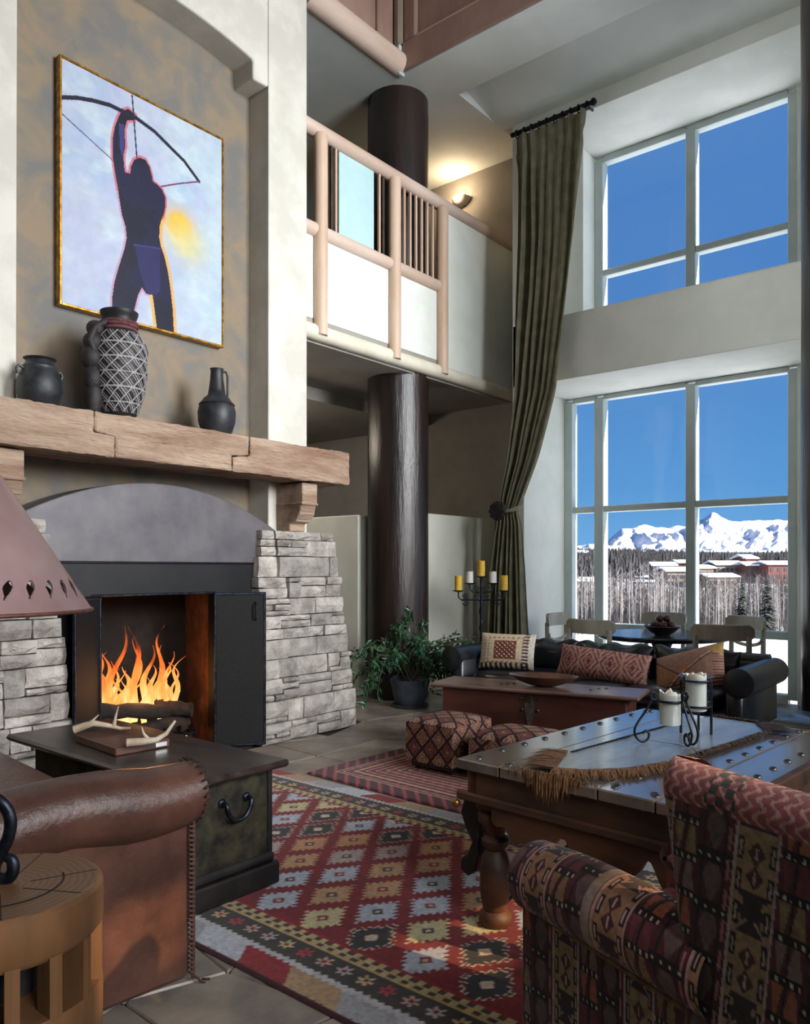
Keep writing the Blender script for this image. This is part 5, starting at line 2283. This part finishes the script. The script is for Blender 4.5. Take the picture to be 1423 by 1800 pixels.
KIL = mat_col('wing_kilim', .9, .6, 420, var=.3, vscale=70, sheen=.15)
wc = thing('kilim_armchair', 'high backed armchair covered in dark red patterned kilim', 'armchair', (-.488, 1.310, .0105), R_(66.6))
# local: +Y faces the table, X = 0 is the outer left side
CW = .56


def slab(name, outline, x0, x1, au=1.0, res=.0026, edge=.03):
    """upholstered slab: outline (y, z) polygon walked once; side faces patterned; rim wrapped"""
    yz = np.array(outline)
    y0, y1 = yz[:, 0].min(), yz[:, 0].max()
    z0, z1 = yz[:, 1].min(), yz[:, 1].max()
    return y0, y1, z0, z1


def back_left(y, x_front):
    pass


# back block: outer side face (X=0) runs y -.34..0 ; profile leans back
BH = .812
nz_, ny_ = 300, 150


def yfront(z):      # front edge of the side face (towards the arm)
    return .012 + .055 * np.clip((z - .45) / .4, 0, 1) ** 1.5 - .02 * np.clip((.5 - z) / .5, 0, 1)


def yback(z):
    return -.40 - .06 * np.clip((z - .3) / .55, 0, 1)


zz = np.linspace(.04, BH, nz_)
# cross-section walk: outer side face -> rounded front edge -> inner face
for (xs, sgn, nm) in ((0.0, 1, 'wing_side'), (CW, -1, 'wing_side')):
    s = np.linspace(0, 1, ny_ + 60)
    P = np.zeros((nz_ + 26, len(s), 3))
    A_ = np.zeros((nz_ + 26, len(s)))
    B_ = np.zeros((nz_ + 26, len(s)))
    T_ = .115
    for j in range(nz_ + 26):
        if j < nz_:
            z = zz[j]
            ins = 0.0
        else:
            q_ = (j - nz_ + 1) / 26 * PI / 2
            z = BH + .045 * math.sin(q_)
            ins = .050 * (1 - math.cos(q_))
        yf, yb2 = float(yfront(np.array(min(z, BH)))), float(yback(np.array(min(z, BH))))
        L1 = yf - yb2 - .04
        n1_ = ny_
        for i in range(len(s)):
            if i < n1_:
                y = yb2 + L1 * i / (n1_ - 1)
                x = ins
                ar = y - yb2
            else:
                q_ = (i - n1_ + 1) / 60
                a = q_ * PI
                y = yf - .04 + .04 * math.sin(a)
                x = T_ / 2 - (T_ / 2 - ins) * math.cos(a)
                ar = L1 + q_ * .16
            P[j, i] = (xs + sgn * x, y, z)
            A_[j, i] = ar
            B_[j, i] = z if j < nz_ else BH + (j - nz_) * .0021
    bandC = wing_col(A_ * 1.0 + .005, B_ + 3.0)
    topm = B_ > BH - .012
    put(bandC, topm, L3(120, 62, 62))
    put(bandC, topm & (np.sin(A_ * 260 + np.sin(B_ * 300) * 2) > .5), L3(160, 120, 110))
    put(bandC, topm & (A_ > .34) & (A_ < .40) & (np.sin(A_ * 200) * np.sin(B_ * 260) > 0), L3(40, 44, 40))
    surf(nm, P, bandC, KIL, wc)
# back panel between the wings, leaning
m = MB()
m.prism([(-.455, .04), (-.46, BH + .02), (-.36, BH + .04), (-.30, BH), (-.24, .42), (-.24, .04)], .05, CW - .05, 'x')
m.build('backrest', mat('kilim_plain', lin(104, 46, 52), lin(140, 84, 76), 24, .92, bump=.4, bscale=200, bdist=.002), wc, bevel=.02)
m = MB()
m.cbox(.05, CW - .05, -.42, .44, .06, .30, .02)
m.build('seat_base', MATS['kilim_plain'], wc)
m = MB()
m.cbox(.09, CW - .09, -.26, .47, .29, .42, .045)
m.build('seat_cushion', MATS['kilim_plain'], wc, smooth=70)
# rolled arms
for (xs, sgn) in ((0.0, 1), (CW, -1)):
    nA, nL = 130, 230
    P = np.zeros((nL, nA, 3))
    A_ = np.zeros((nL, nA))
    B_ = np.zeros((nL, nA))
    for j in range(nL):
        s = j / (nL - 1)
        y = -.06 + .56 * s
        zc = .51 + .012 * math.sin(s * PI) - .012 * s
        r = .074 + .006 * math.sin(s * 2.6)
        endk = 1.0
        if s > .93:
            q_ = (s - .93) / .07
            endk = math.sqrt(max(1e-4, 1 - q_ * q_ * .98))
            y = -.06 + .56 * .93 + .045 * q_
        for i in range(nA):
            a = -2.5 + (i / (nA - 1)) * 4.6
            P[j, i] = (xs + sgn * (.055 - r * endk * math.cos(a - .25)), y, zc + r * endk * math.sin(a - .25 + .0))
            A_[j, i] = s * .56
            B_[j, i] = (a + 2.5) * .078
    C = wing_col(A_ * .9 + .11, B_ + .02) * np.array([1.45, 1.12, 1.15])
    put(C, (np.abs(A_ - .27) < .012), L3(150, 128, 118))
    put(C, (B_ < .10), L3(96, 66, 48), .35)
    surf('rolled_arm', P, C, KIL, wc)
    # outer arm panel
    nu, nv = 190, 180
    Yp, Zp = np.meshgrid(np.linspace(-.05, .475, nu), np.linspace(.04, .475, nv))
    X_ = xs + sgn * (.012 + .006 * np.sin(Yp * 9))
    edge_ = np.clip((Yp - .445) / .03, 0, 1)
    P = np.stack([X_ + sgn * .02 * edge_ ** 2, Yp, Zp], -1)
    C = wing_col(Yp + .6, Zp + .9)
    put(C, Zp > .455, L3(112, 82, 58))
    surf('arm_panel', P, C, KIL, wc)
    m = MB()
    m.cbox(min(xs + sgn * .03, xs + sgn * .11), max(xs + sgn * .03, xs + sgn * .11), -.05, .478, .05, .48, .012)
    m.build('arm_core', MATS['kilim_plain'], wc)
    m = MB()
    m.tube([(xs + sgn * .010, -.04 + .5 * k / 9, .448) for k in range(10)], .006, 6)
    m.build('piping', mat('piping_tan', lin(120, 92, 66), lin(96, 70, 50), 40, .9), wc)
for (x, y) in ((.06, .43), (CW - .06, .43), (.06, -.40), (CW - .06, -.40)):
    m = MB()
    m.lathe([(.018, 0), (.024, .03), (.028, .062)], 10, (x, y, 0))
    m.build('foot', BLKW, wc)

# dark bench at the right edge
bn = thing('leather_bench', 'low black leather bench at the right picture edge', 'bench', (-.78, 4.55, 0), R_(-6))
m = MB()
m.cbox(-.36, .40, -.22, .22, .32, .41, .03)
m.build('seat_pad', BLEATH, bn, smooth=60)
m = MB()
m.cbox(-.34, .38, -.20, .20, .26, .325, .008)
m.build('frame', BLKW, bn)
for (x, y) in ((-.31, -.17), (.35, -.17), (-.31, .17), (.35, .17)):
    m = MB()
    m.cbox(x - .025, x + .025, y - .025, y + .025, 0, .27, .006)
    m.build('leg', BLKW, bn)

# ================================================================== DINING SET
DCH = mat('limed_oak', lin(170, 164, 150), lin(192, 186, 172), 6, .5, bump=.15, stretch=(1, 1, .3))
dt = thing('dining_table', 'round dark dining table by the window', 'dining table', (-2.60, 6.62, 0))
m = MB()
m.lathe([(.005, .60), (.53, .60), (.545, .61), (.545, .63), (.535, .64), (.005, .64)], 56)
m.build('table_top', mat('dark_table', lin(30, 32, 36), lin(46, 46, 50), 5, .18, spec=.7), dt, smooth=40)
m = MB()
m.lathe([(.28, 0), (.28, .03), (.10, .06), (.06, .12), (.07, .3), (.05, .45), (.09, .56), (.20, .60)], 24)
m.build('pedestal', BLKW, dt, smooth=50)


def make_chair():
    t = thing('dining_chair', 'x', 'chair')
    # local +Y: the way the sitter faces
    nb = 15
    m = MB()
    for (z0, z1, th) in ((.665, .785, .016),):
        vs = []
        for k in range(nb):
            s = -1 + 2 * k / (nb - 1)
            x = .225 * s
            y = -.21 + .05 * s * s
            cut = .03 * max(0, (abs(s) - .82) / .18) ** 2
            for (dy, z) in ((-th, z0 + cut), (-th, z1 - cut), (th, z1 - cut), (th, z0 + cut)):
                vs.append((x, y + dy - .03 * (z - .4), z))
        fs = []
        for k in range(nb - 1):
            for q_ in range(4):
                q2 = (q_ + 1) % 4
                fs.append((k * 4 + q_, k * 4 + q2, (k + 1) * 4 + q2, (k + 1) * 4 + q_))
        fs += [(0, 1, 2, 3), tuple((nb - 1) * 4 + q_ for q_ in (3, 2, 1, 0))]
        m.add(vs, fs)
    m.build('crest_rail', DCH, t, bevel=.006)
    m = MB()
    m.tube([(.19 * math.sin(a), -.20 + .03 * (1 - math.cos(a)), .53 + .075 * (1 - math.cos(a))) for a in np.linspace(-1.45, 1.45, 15)], .016, 8)
    m.build('curved_rail', DCH, t, smooth=60)
    for s in (-1, 1):
        m = MB()
        m.tube([(s * .19, -.215, 0), (s * .185, -.19, .40), (s * .185, -.195, .70)], [.018, .022, .020], 10)
        m.build('rear_leg', DCH, t, smooth=60)
        m = MB()
        m.tube([(s * .20, .20, 0), (s * .195, .19, .40)], [.017, .021], 10)
        m.build('front_leg', DCH, t, smooth=60)
        m = MB()
        m.tube([(s * .19, -.19, .18), (s * .195, .19, .18)], .012, 8)
        m.build('stretcher', DCH, t, smooth=60)
    m = MB()
    m.cbox(-.225, .225, -.21, .225, .385, .415, .012)
    m.build('seat', DCH, t)
    return t


ch0 = make_chair()
for i, (x, y, a, lab) in enumerate([(-2.93, 6.13, -4, 'pale wooden dining chair with its back to the sofa, left of the fruit bowl'),
                                    (-1.95, 6.20, 14, 'pale wooden dining chair with its back to the sofa, nearest the right sofa arm'),
                                    (-2.88, 7.17, 176, 'pale wooden dining chair across the round table, behind the fruit bowl'),
                                    (-2.17, 7.06, 150, 'pale wooden dining chair at the window side behind the right chair'),
                                    (-3.42, 6.62, -90, 'pale wooden dining chair at the left of the round table beside the curtain')]):
    c = ch0 if i == 0 else copy_tree(ch0)
    c.location = (x, y, 0)
    c.rotation_euler = (0, 0, R_(a))
    tag(c, lab, 'chair', 'dining chairs around the round table')
fbw = thing('fruit_bowl', 'dark footed bowl on the round dining table', 'bowl', (-2.53, 6.45, .64))
m = MB()
m.lathe([(.06, 0), (.065, .01), (.10, .03), (.135, .065), (.15, .078), (.143, .08), (.12, .06), (.06, .03), (.005, .025)], 32)
m.build('shell', mat('dark_bowl', lin(28, 34, 36), lin(42, 48, 50), 6, .4), fbw, smooth=50)
FRU = mat('dark_red_fruit', lin(60, 22, 26), lin(104, 44, 42), 12, .35, rand=.3)
rr = random.Random(3)
fr_me = None
fz = .64
for i, (x, y, z) in enumerate([(.072 * math.cos(q), .072 * math.sin(q), .092) for q in np.arange(6) * PI / 3] + [(0, 0, .085)] + [(.038 * math.cos(q), .038 * math.sin(q), .142) for q in np.arange(3) * 2 * PI / 3 + .3]):
    if fr_me is None:
        m = MB()
        m.ell((0, 0, 0), (.031, .031, .029), 14, 10)
        m.tube([(0, 0, .028), (.003, 0, .040)], .002, 4)
        fr_me = m.mesh('fruit', FRU, 60)
    o = bpy.data.objects.new('fruit', fr_me)
    COL.objects.link(o)
    o.location = (-2.53 + x, 6.45 + y, fz + z)
    o.rotation_euler = (rr.uniform(-.4, .4), rr.uniform(-.4, .4), rr.uniform(0, 6))
    tag(o, 'dark red round fruit piled in the bowl on the dining table', 'fruit', 'fruits in the bowl on the dining table')
# ================================================================== OUTSIDE: valley, aspens, lodge, forest hill, mountains
Fv = Vector((-.63759, .77038, 0))
Rv = Vector((.77038, .63759, 0))


def wp(lat, dep, z):
    p = Fv * dep + Rv * lat
    return (p.x, p.y, z)


def gz(dep):
    """ground height with distance: a snowy slope down to the valley, then the wooded hill"""
    xs = [6, 9, 40, 130, 200, 280, 420, 900, 1300]
    zs = [-.25, -.35, -2.2, -9.8, -10.5, -6.0, 1.0, 17.0, 24.0]
    return float(np.interp(dep, xs, zs))


SNOW = mat('snow', lin(236, 238, 242), lin(244, 246, 250), 3, .7, spec=.2)
HILL = mat('wooded_hill_ground', lin(112, 110, 114), lin(78, 74, 75), .06, .95, contrast=.1)
nv, nu = 50, 60
deps = np.concatenate([np.linspace(6.2, 60, 16), np.linspace(70, 330, 18), np.linspace(360, 1300, 16)])
P = np.zeros((len(deps), nu, 3))
for j, d in enumerate(deps):
    w = 30 + d * 1.1
    for i in range(nu):
        lat = -w + 2 * w * i / (nu - 1) + d * .25
        q = wp(lat, d, 0)
        hz_ = gz(d) + (6 * math.sin(lat * .012 + 1) + 4 * math.sin(lat * .03)) * np.clip((d - 330) / 500, 0, 1)
        hz_ += (lat - .3 * d) * -.012 * np.clip((d - 400) / 500, 0, 1) * 1.5
        P[j, i] = (q[0], max(q[1], 7.7) if d < 30 else q[1], hz_)
near = surf('snow_ground', P[:35], None, SNOW)
struct(near)
tag(near, 'bright snow slope outside the windows')
far = surf('hillside', P[34:], None, HILL)
struct(far)
tag(far, 'wooded hillside across the valley')

# mountains: two snowy ridges
SNOWROCK = bpy.data.materials.new('snowy_rock')
SNOWROCK.use_nodes = True
N = SNOWROCK.node_tree.nodes
Lk = SNOWROCK.node_tree.links
b = N['Principled BSDF']
b.inputs['Roughness'].default_value = .9
b.inputs['Specular IOR Level'].default_value = .1
tcn = N.new('ShaderNodeTexCoord')
geo = N.new('ShaderNodeNewGeometry')
sep = N.new('ShaderNodeSeparateXYZ')
Lk.new(geo.outputs['Normal'], sep.inputs[0])
nz = N.new('ShaderNodeTexNoise')
nz.inputs['Scale'].default_value = .03
nz.inputs['Detail'].default_value = 8
Lk.new(tcn.outputs['Object'], nz.inputs['Vector'])
ad = N.new('ShaderNodeMath')
ad.operation = 'MULTIPLY_ADD'
ad.inputs[1].default_value = .9
Lk.new(nz.outputs['Fac'], ad.inputs[0])
Lk.new(sep.outputs['Z'], ad.inputs[2])
rp = N.new('ShaderNodeValToRGB')
rp.color_ramp.elements[0].position = .90
rp.color_ramp.elements[0].color = lin(84, 92, 114)
rp.color_ramp.elements[1].position = 1.02
rp.color_ramp.elements[1].color = lin(212, 214, 222)
Lk.new(ad.outputs[0], rp.inputs[0])
Lk.new(rp.outputs[0], b.inputs['Base Color'])

# ridge outline: (pixel-free) bearing as lateral/depth ratio -> height above eye level as a ratio of distance
ridge = [(.06, .012), (.20, .025), (.2557, .0351), (.2773, .0515), (.2886, .0515), (.3059, .0576), (.320, .0536), (.3365, .0515), (.3488, .0556), (.357, .0545),
         (.3733, .0587), (.3938, .0728), (.404, .0658), (.4142, .0607), (.4347, .0607), (.455, .0627), (.4756, .0627), (.492, .0607), (.6, .056), (.9, .045)]
MD = 2600.0
rx = np.array([r[0] for r in ridge])
rh = np.array([r[1] for r in ridge])
nu, nv = 420, 80
lat = np.linspace(.06, .9, nu)
hh = np.interp(lat, rx, rh)
fine = np.array([mnoise.fractal((x * 60, 3.1, .2), .9, 2.2, 6) for x in lat]) * .0022
hh = hh + fine
P = np.zeros((nv, nu, 3))
for j in range(nv):
    s = j / (nv - 1)
    dep = MD - 900 * (1 - s)
    for i in range(nu):
        base = .014
        prof_ = s ** 1.15
        rid = mnoise.fractal((lat[i] * 26, s * 3.0, 1.7), .9, 2.1, 6)
        rid2 = abs(mnoise.noise((lat[i] * 44 + s * 1.5, s * 1.4, 7.7)))
        h_ = base + (hh[i] - base) * prof_ + (.008 * rid - .012 * rid2 * (s > .05)) * math.sin(PI * s) * 1.3
        ll = lat[i] + .004 * rid * math.sin(PI * s)
        q = wp(ll * dep, dep, 1.2 + h_ * MD)
        P[j, i] = q
mt_ = surf('mountain_range', P, None, SNOWROCK)
struct(mt_)
tag(mt_, 'jagged snow covered mountain range under a blue sky')

# conifers on the hill: one merged forest, plus the two tall firs near the lodge as single trees
CONI = mat('conifer', lin(42, 43, 46), lin(62, 62, 64), .5, .9)
CONF = mat('conifer_near', lin(34, 40, 36), lin(70, 74, 68), 2.0, .9)
rt = random.Random(31)


def cone_tree(m, p, h, r, n=6, tiers=3):
    for k in range(tiers):
        z0 = h * (.10 + .26 * k)
        z1 = min(h, z0 + h * .48)
        rr2 = r * (1 - .27 * k)
        vs = [(p[0] + rr2 * math.cos(2 * PI * i / n + k), p[1] + rr2 * math.sin(2 * PI * i / n + k), p[2] + z0) for i in range(n)] + [(p[0], p[1], p[2] + z1)]
        m.v += vs
        b0 = len(m.v) - n - 1
        m.f += [(b0 + i, b0 + (i + 1) % n, b0 + n) for i in range(n)]


def hill_z(lat, d):
    hz_ = gz(d) + (6 * math.sin(lat * .012 + 1) + 4 * math.sin(lat * .03)) * np.clip((d - 330) / 500, 0, 1)
    return hz_ + (lat - .3 * d) * -.012 * np.clip((d - 400) / 500, 0, 1) * 1.5


m = MB()
for k in range(5200):
    d = 300 + 620 * rt.random() ** .8
    lat_ = d * rt.uniform(.14, .58)
    dense = .8 if lat_ / d < .30 or d > 780 else .16
    if d < 370 and .30 < lat_ / d < .52:
        continue
    if rt.random() > dense:
        continue
    q = wp(lat_, d, hill_z(lat_, d))
    h = rt.uniform(7, 13)
    cone_tree(m, q, h, h * .15, 5, 2)
me = bpy.data.meshes.new('conifer_forest')
me.from_pydata(m.v, [], m.f)
me.materials.append(CONI)
o = bpy.data.objects.new('conifer_forest', me)
COL.objects.link(o)
tag(o, 'dark conifer forest covering the hill below the mountains', 'forest', None, 'stuff')

# bare aspens: prototypes, then single trees in front and a merged wood behind
ASP = mat('aspen_bark', lin(112, 107, 104), lin(138, 132, 130), 1.2, .85, stretch=(1, 1, .3))
TWG = mat('aspen_twigs', lin(46, 44, 46), lin(64, 60, 61), .8, .9)


def aspen_geo(m, p, h, r, rr, twigs=9, n=4):
    lean = rr.uniform(-.04, .04) * h
    m.tube([(p[0], p[1], p[2]), (p[0] + lean * .5, p[1], p[2] + h * .55), (p[0] + lean, p[1], p[2] + h)], [r, r * .75, r * .2], n, cap=False)
    for k in range(twigs):
        s = rr.uniform(.35, .95)
        a = rr.uniform(0, 2 * PI)
        L_ = h * rr.uniform(.06, .15) * (1.2 - s * .6)
        b0 = Vector((p[0] + lean * s, p[1], p[2] + h * s))
        e_ = b0 + Vector((math.cos(a) * L_, math.sin(a) * L_, L_ * rr.uniform(.6, 1.3)))
        m.tube([tuple(b0), tuple(e_)], [r * .28, r * .1], 3, cap=False)


protos = []
for k in range(6):
    rr = random.Random(50 + k)
    m = MB()
    aspen_geo(m, (0, 0, 0), 12.0, .13, rr, 16, 5)
    protos.append(m.mesh('aspen_tree', ASP, None))
for k in range(230):
    d = rt.uniform(124, 165)
    lat_ = d * rt.uniform(.19, .53)
    o = bpy.data.objects.new('aspen_tree', protos[k % 6])
    COL.objects.link(o)
    o.location = wp(lat_, d, gz(d) - .1)
    o.rotation_euler = (0, 0, rt.uniform(0, 6.28))
    s = rt.uniform(.55, .85) if lat_ / d > .33 else rt.uniform(.65, 1.05)
    o.scale = (s, s, s)
    tag(o, 'slim bare pale aspen in the wood beyond the snow', 'tree', 'bare aspens outside the window')
m = MB()
for k in range(2600):
    d = rt.uniform(150, 260)
    lat_ = d * rt.uniform(.16, .56)
    h = rt.uniform(6.0, 8.8)
    aspen_geo(m, wp(lat_, d, gz(d) - .1), h, .10, rt, 7, 3)
me = bpy.data.meshes.new('aspen_wood')
me.from_pydata(m.v, [], m.f)
me.materials.append(TWG)
o = bpy.data.objects.new('aspen_wood', me)
COL.objects.link(o)
tag(o, 'dense grey wood of bare aspens in the valley', 'wood', None, 'stuff')
m = MB()
for k in range(5200):
    d = rt.uniform(300, 860)
    lat_ = d * rt.uniform(.17, .56)
    if d < 350 and .30 < lat_ / d < .52:
        continue
    h = rt.uniform(6, 10)
    q = wp(lat_, d, hill_z(lat_, d) - .1)
    e = len(m.v)
    m.tube([q, (q[0], q[1], q[2] + h)], [.14, .05], 3, cap=False)
    for _ in range(4):
        a_ = rt.uniform(0, 6.28)
        z_ = h * rt.uniform(.35, .8)
        m.tube([(q[0], q[1], q[2] + z_), (q[0] + math.cos(a_) * 1.3, q[1] + math.sin(a_) * 1.3, q[2] + z_ + h * .22)], [.12, .04], 3, cap=False)
me = bpy.data.meshes.new('hillside_aspens')
me.from_pydata(m.v, [], m.f)
me.materials.append(TWG)
o = bpy.data.objects.new('hillside_aspens', me)
COL.objects.link(o)
tag(o, 'grey bare woodland spread over the far hillside', 'wood', None, 'stuff')
m = MB()
for k in range(1500):   # low brush at the edge of the snow field
    d = rt.uniform(128, 200)
    lat_ = d * rt.uniform(.17, .56)
    h = rt.uniform(1.5, 4.0)
    q = wp(lat_, d, gz(d) - .1)
    for _ in range(4):
        m.tube([q, (q[0] + rt.uniform(-.8, .8), q[1] + rt.uniform(-.8, .8), q[2] + h)], [.05, .02], 3, cap=False)
me = bpy.data.meshes.new('brush')
me.from_pydata(m.v, [], m.f)
me.materials.append(TWG)
o = bpy.data.objects.new('brush', me)
COL.objects.link(o)
tag(o, 'low grey brush at the edge of the snow field', 'brush', None, 'stuff')


def fir(label, lat_r, d, h, r, seed):
    rr = random.Random(seed)
    t = thing('fir_tree', label, 'tree', wp(lat_r * d, d, gz(d) - .2), 0, None)
    m = MB()
    m.tube([(0, 0, 0), (0, 0, h * .95)], [.22, .03], 7)
    m.build('trunk', ASP, t)
    m = MB()
    for k in range(420):
        s = rr.random() ** .8
        z = h * (.08 + .9 * s)
        a = rr.uniform(0, 6.28)
        L_ = r * (1 - s) ** .8 * rr.uniform(.6, 1.1) + .15
        e_ = Vector((math.cos(a) * L_, math.sin(a) * L_, z - L_ * .35))
        b0 = Vector((0, 0, z))
        sd_ = Vector((-math.sin(a), math.cos(a), 0)) * (L_ * .22)
        m.add([tuple(b0), tuple(b0.lerp(e_, .6) + sd_), tuple(e_), tuple(b0.lerp(e_, .6) - sd_)], [(0, 1, 2, 3)])
    f_ = m.build('foliage', CONF, t)
    f_['kind'] = 'stuff'


fir('dark fir tree standing before the lodge, left of the two', .431, 120, 9.6, 1.9, 1)
fir('dark fir tree standing before the lodge, nearest the right frame', .463, 112, 9.6, 2.0, 2)
fir('small dark fir tree beside the middle lodge roof', .378, 235, 9.0, 1.7, 3)
fir('dark fir tree above the left end of the lodge', .405, 375, 12.0, 2.0, 4)

# lodge buildings with snowy roofs
WALLT = mat('lodge_tan_wall', lin(122, 106, 96), lin(134, 118, 106), .4, .85)
WALLR = mat('lodge_red_wall', lin(86, 46, 40), lin(98, 54, 46), .4, .85)
WIND = mat('lodge_window', lin(54, 58, 66), None, rough=.3)


def lodge(label, lat0, lat1, d, z0, hw, hr, wm, rot=0.0, depth=12.0, rows=2, cols=6):
    w = (lat1 - lat0) * d
    hr *= .55
    c = wp((lat0 + lat1) / 2 * d, d, z0)
    t = thing('lodge_building', label, 'building', c, math.atan2(Rv.y, Rv.x) + rot)
    m = MB()
    m.box(-w / 2, w / 2, 0, depth, -6, hw)
    m.build('wall', wm, t)
    m = MB()
    m.prism([(-1.0, hw - .2), (depth / 2, hw + hr), (depth + 1, hw - .2), (depth + 1, hw + .25), (depth / 2, hw + hr + .45), (-1.0, hw + .28)], -w / 2 - 1, w / 2 + 1, 'x')
    m.build('snowy_roof', SNOW, t)
    wn = None
    for r in range(rows):
        for k in range(cols):
            x = -w / 2 + w * (k + .5) / cols
            z = hw - 2.2 - r * 2.6
            if wn is None:
                m = MB()
                m.box(-.6, .6, -.12, .05, -.7, .7)
                wn = m.build('window', WIND, t)
                wn.location = (x, 0, z)
            else:
                inst(wn, t, (x, 0, z))
    return t


lodge('long tan lodge with snowy roof, left of the middle mullion', .335, .372, 300, -3.6, 4.0, 2.2, WALLT, .05, cols=7)
lodge('upper tan lodge with several snowy gables behind the long lodge', .318, .345, 330, -.5, 3.2, 2.0, WALLT, -.15, cols=4)
lodge('lodge with low snowy roof just right of the middle mullion', .3745, .394, 318, -2.0, 3.6, 1.6, WALLT, .0, cols=4)
lodge('wide lodge with long snowy roof in the middle of the right pane', .398, .432, 322, -1.6, 4.6, 2.2, WALLT, .04, cols=6)
lodge('red lodge wing with snowy roof beside the tall firs', .437, .459, 312, -3.5, 6.2, 2.0, WALLR, -.04, cols=4, rows=3)
lodge('red lodge tower with pointed snowy roof above the long roof', .436, .449, 342, .8, 5.0, 2.6, WALLR, .1, cols=2)
lodge('red lodge at the right window frame with snowy roof', .464, .500, 304, -2.6, 5.6, 1.8, WALLR, .03, cols=4, rows=3)
lodge('lower tan lodge row with snowy roof in front of the red wing', .388, .424, 284, -5.0, 3.4, 1.6, WALLT, .03, cols=5)
lodge('small red house uphill behind the left lodge', .350, .372, 370, 1.6, 2.5, 2.0, WALLR, .0, cols=3, rows=1)
lodge('small snowy roofed house high in the forest at the far left pane', .222, .236, 470, 9.0, 2.0, 2.2, WALLT, .2, cols=2, rows=1)
lodge('snow topped house low in the left pane', .215, .245, 300, -6.0, 2.6, 2.0, WALLT, .1, cols=3, rows=1)
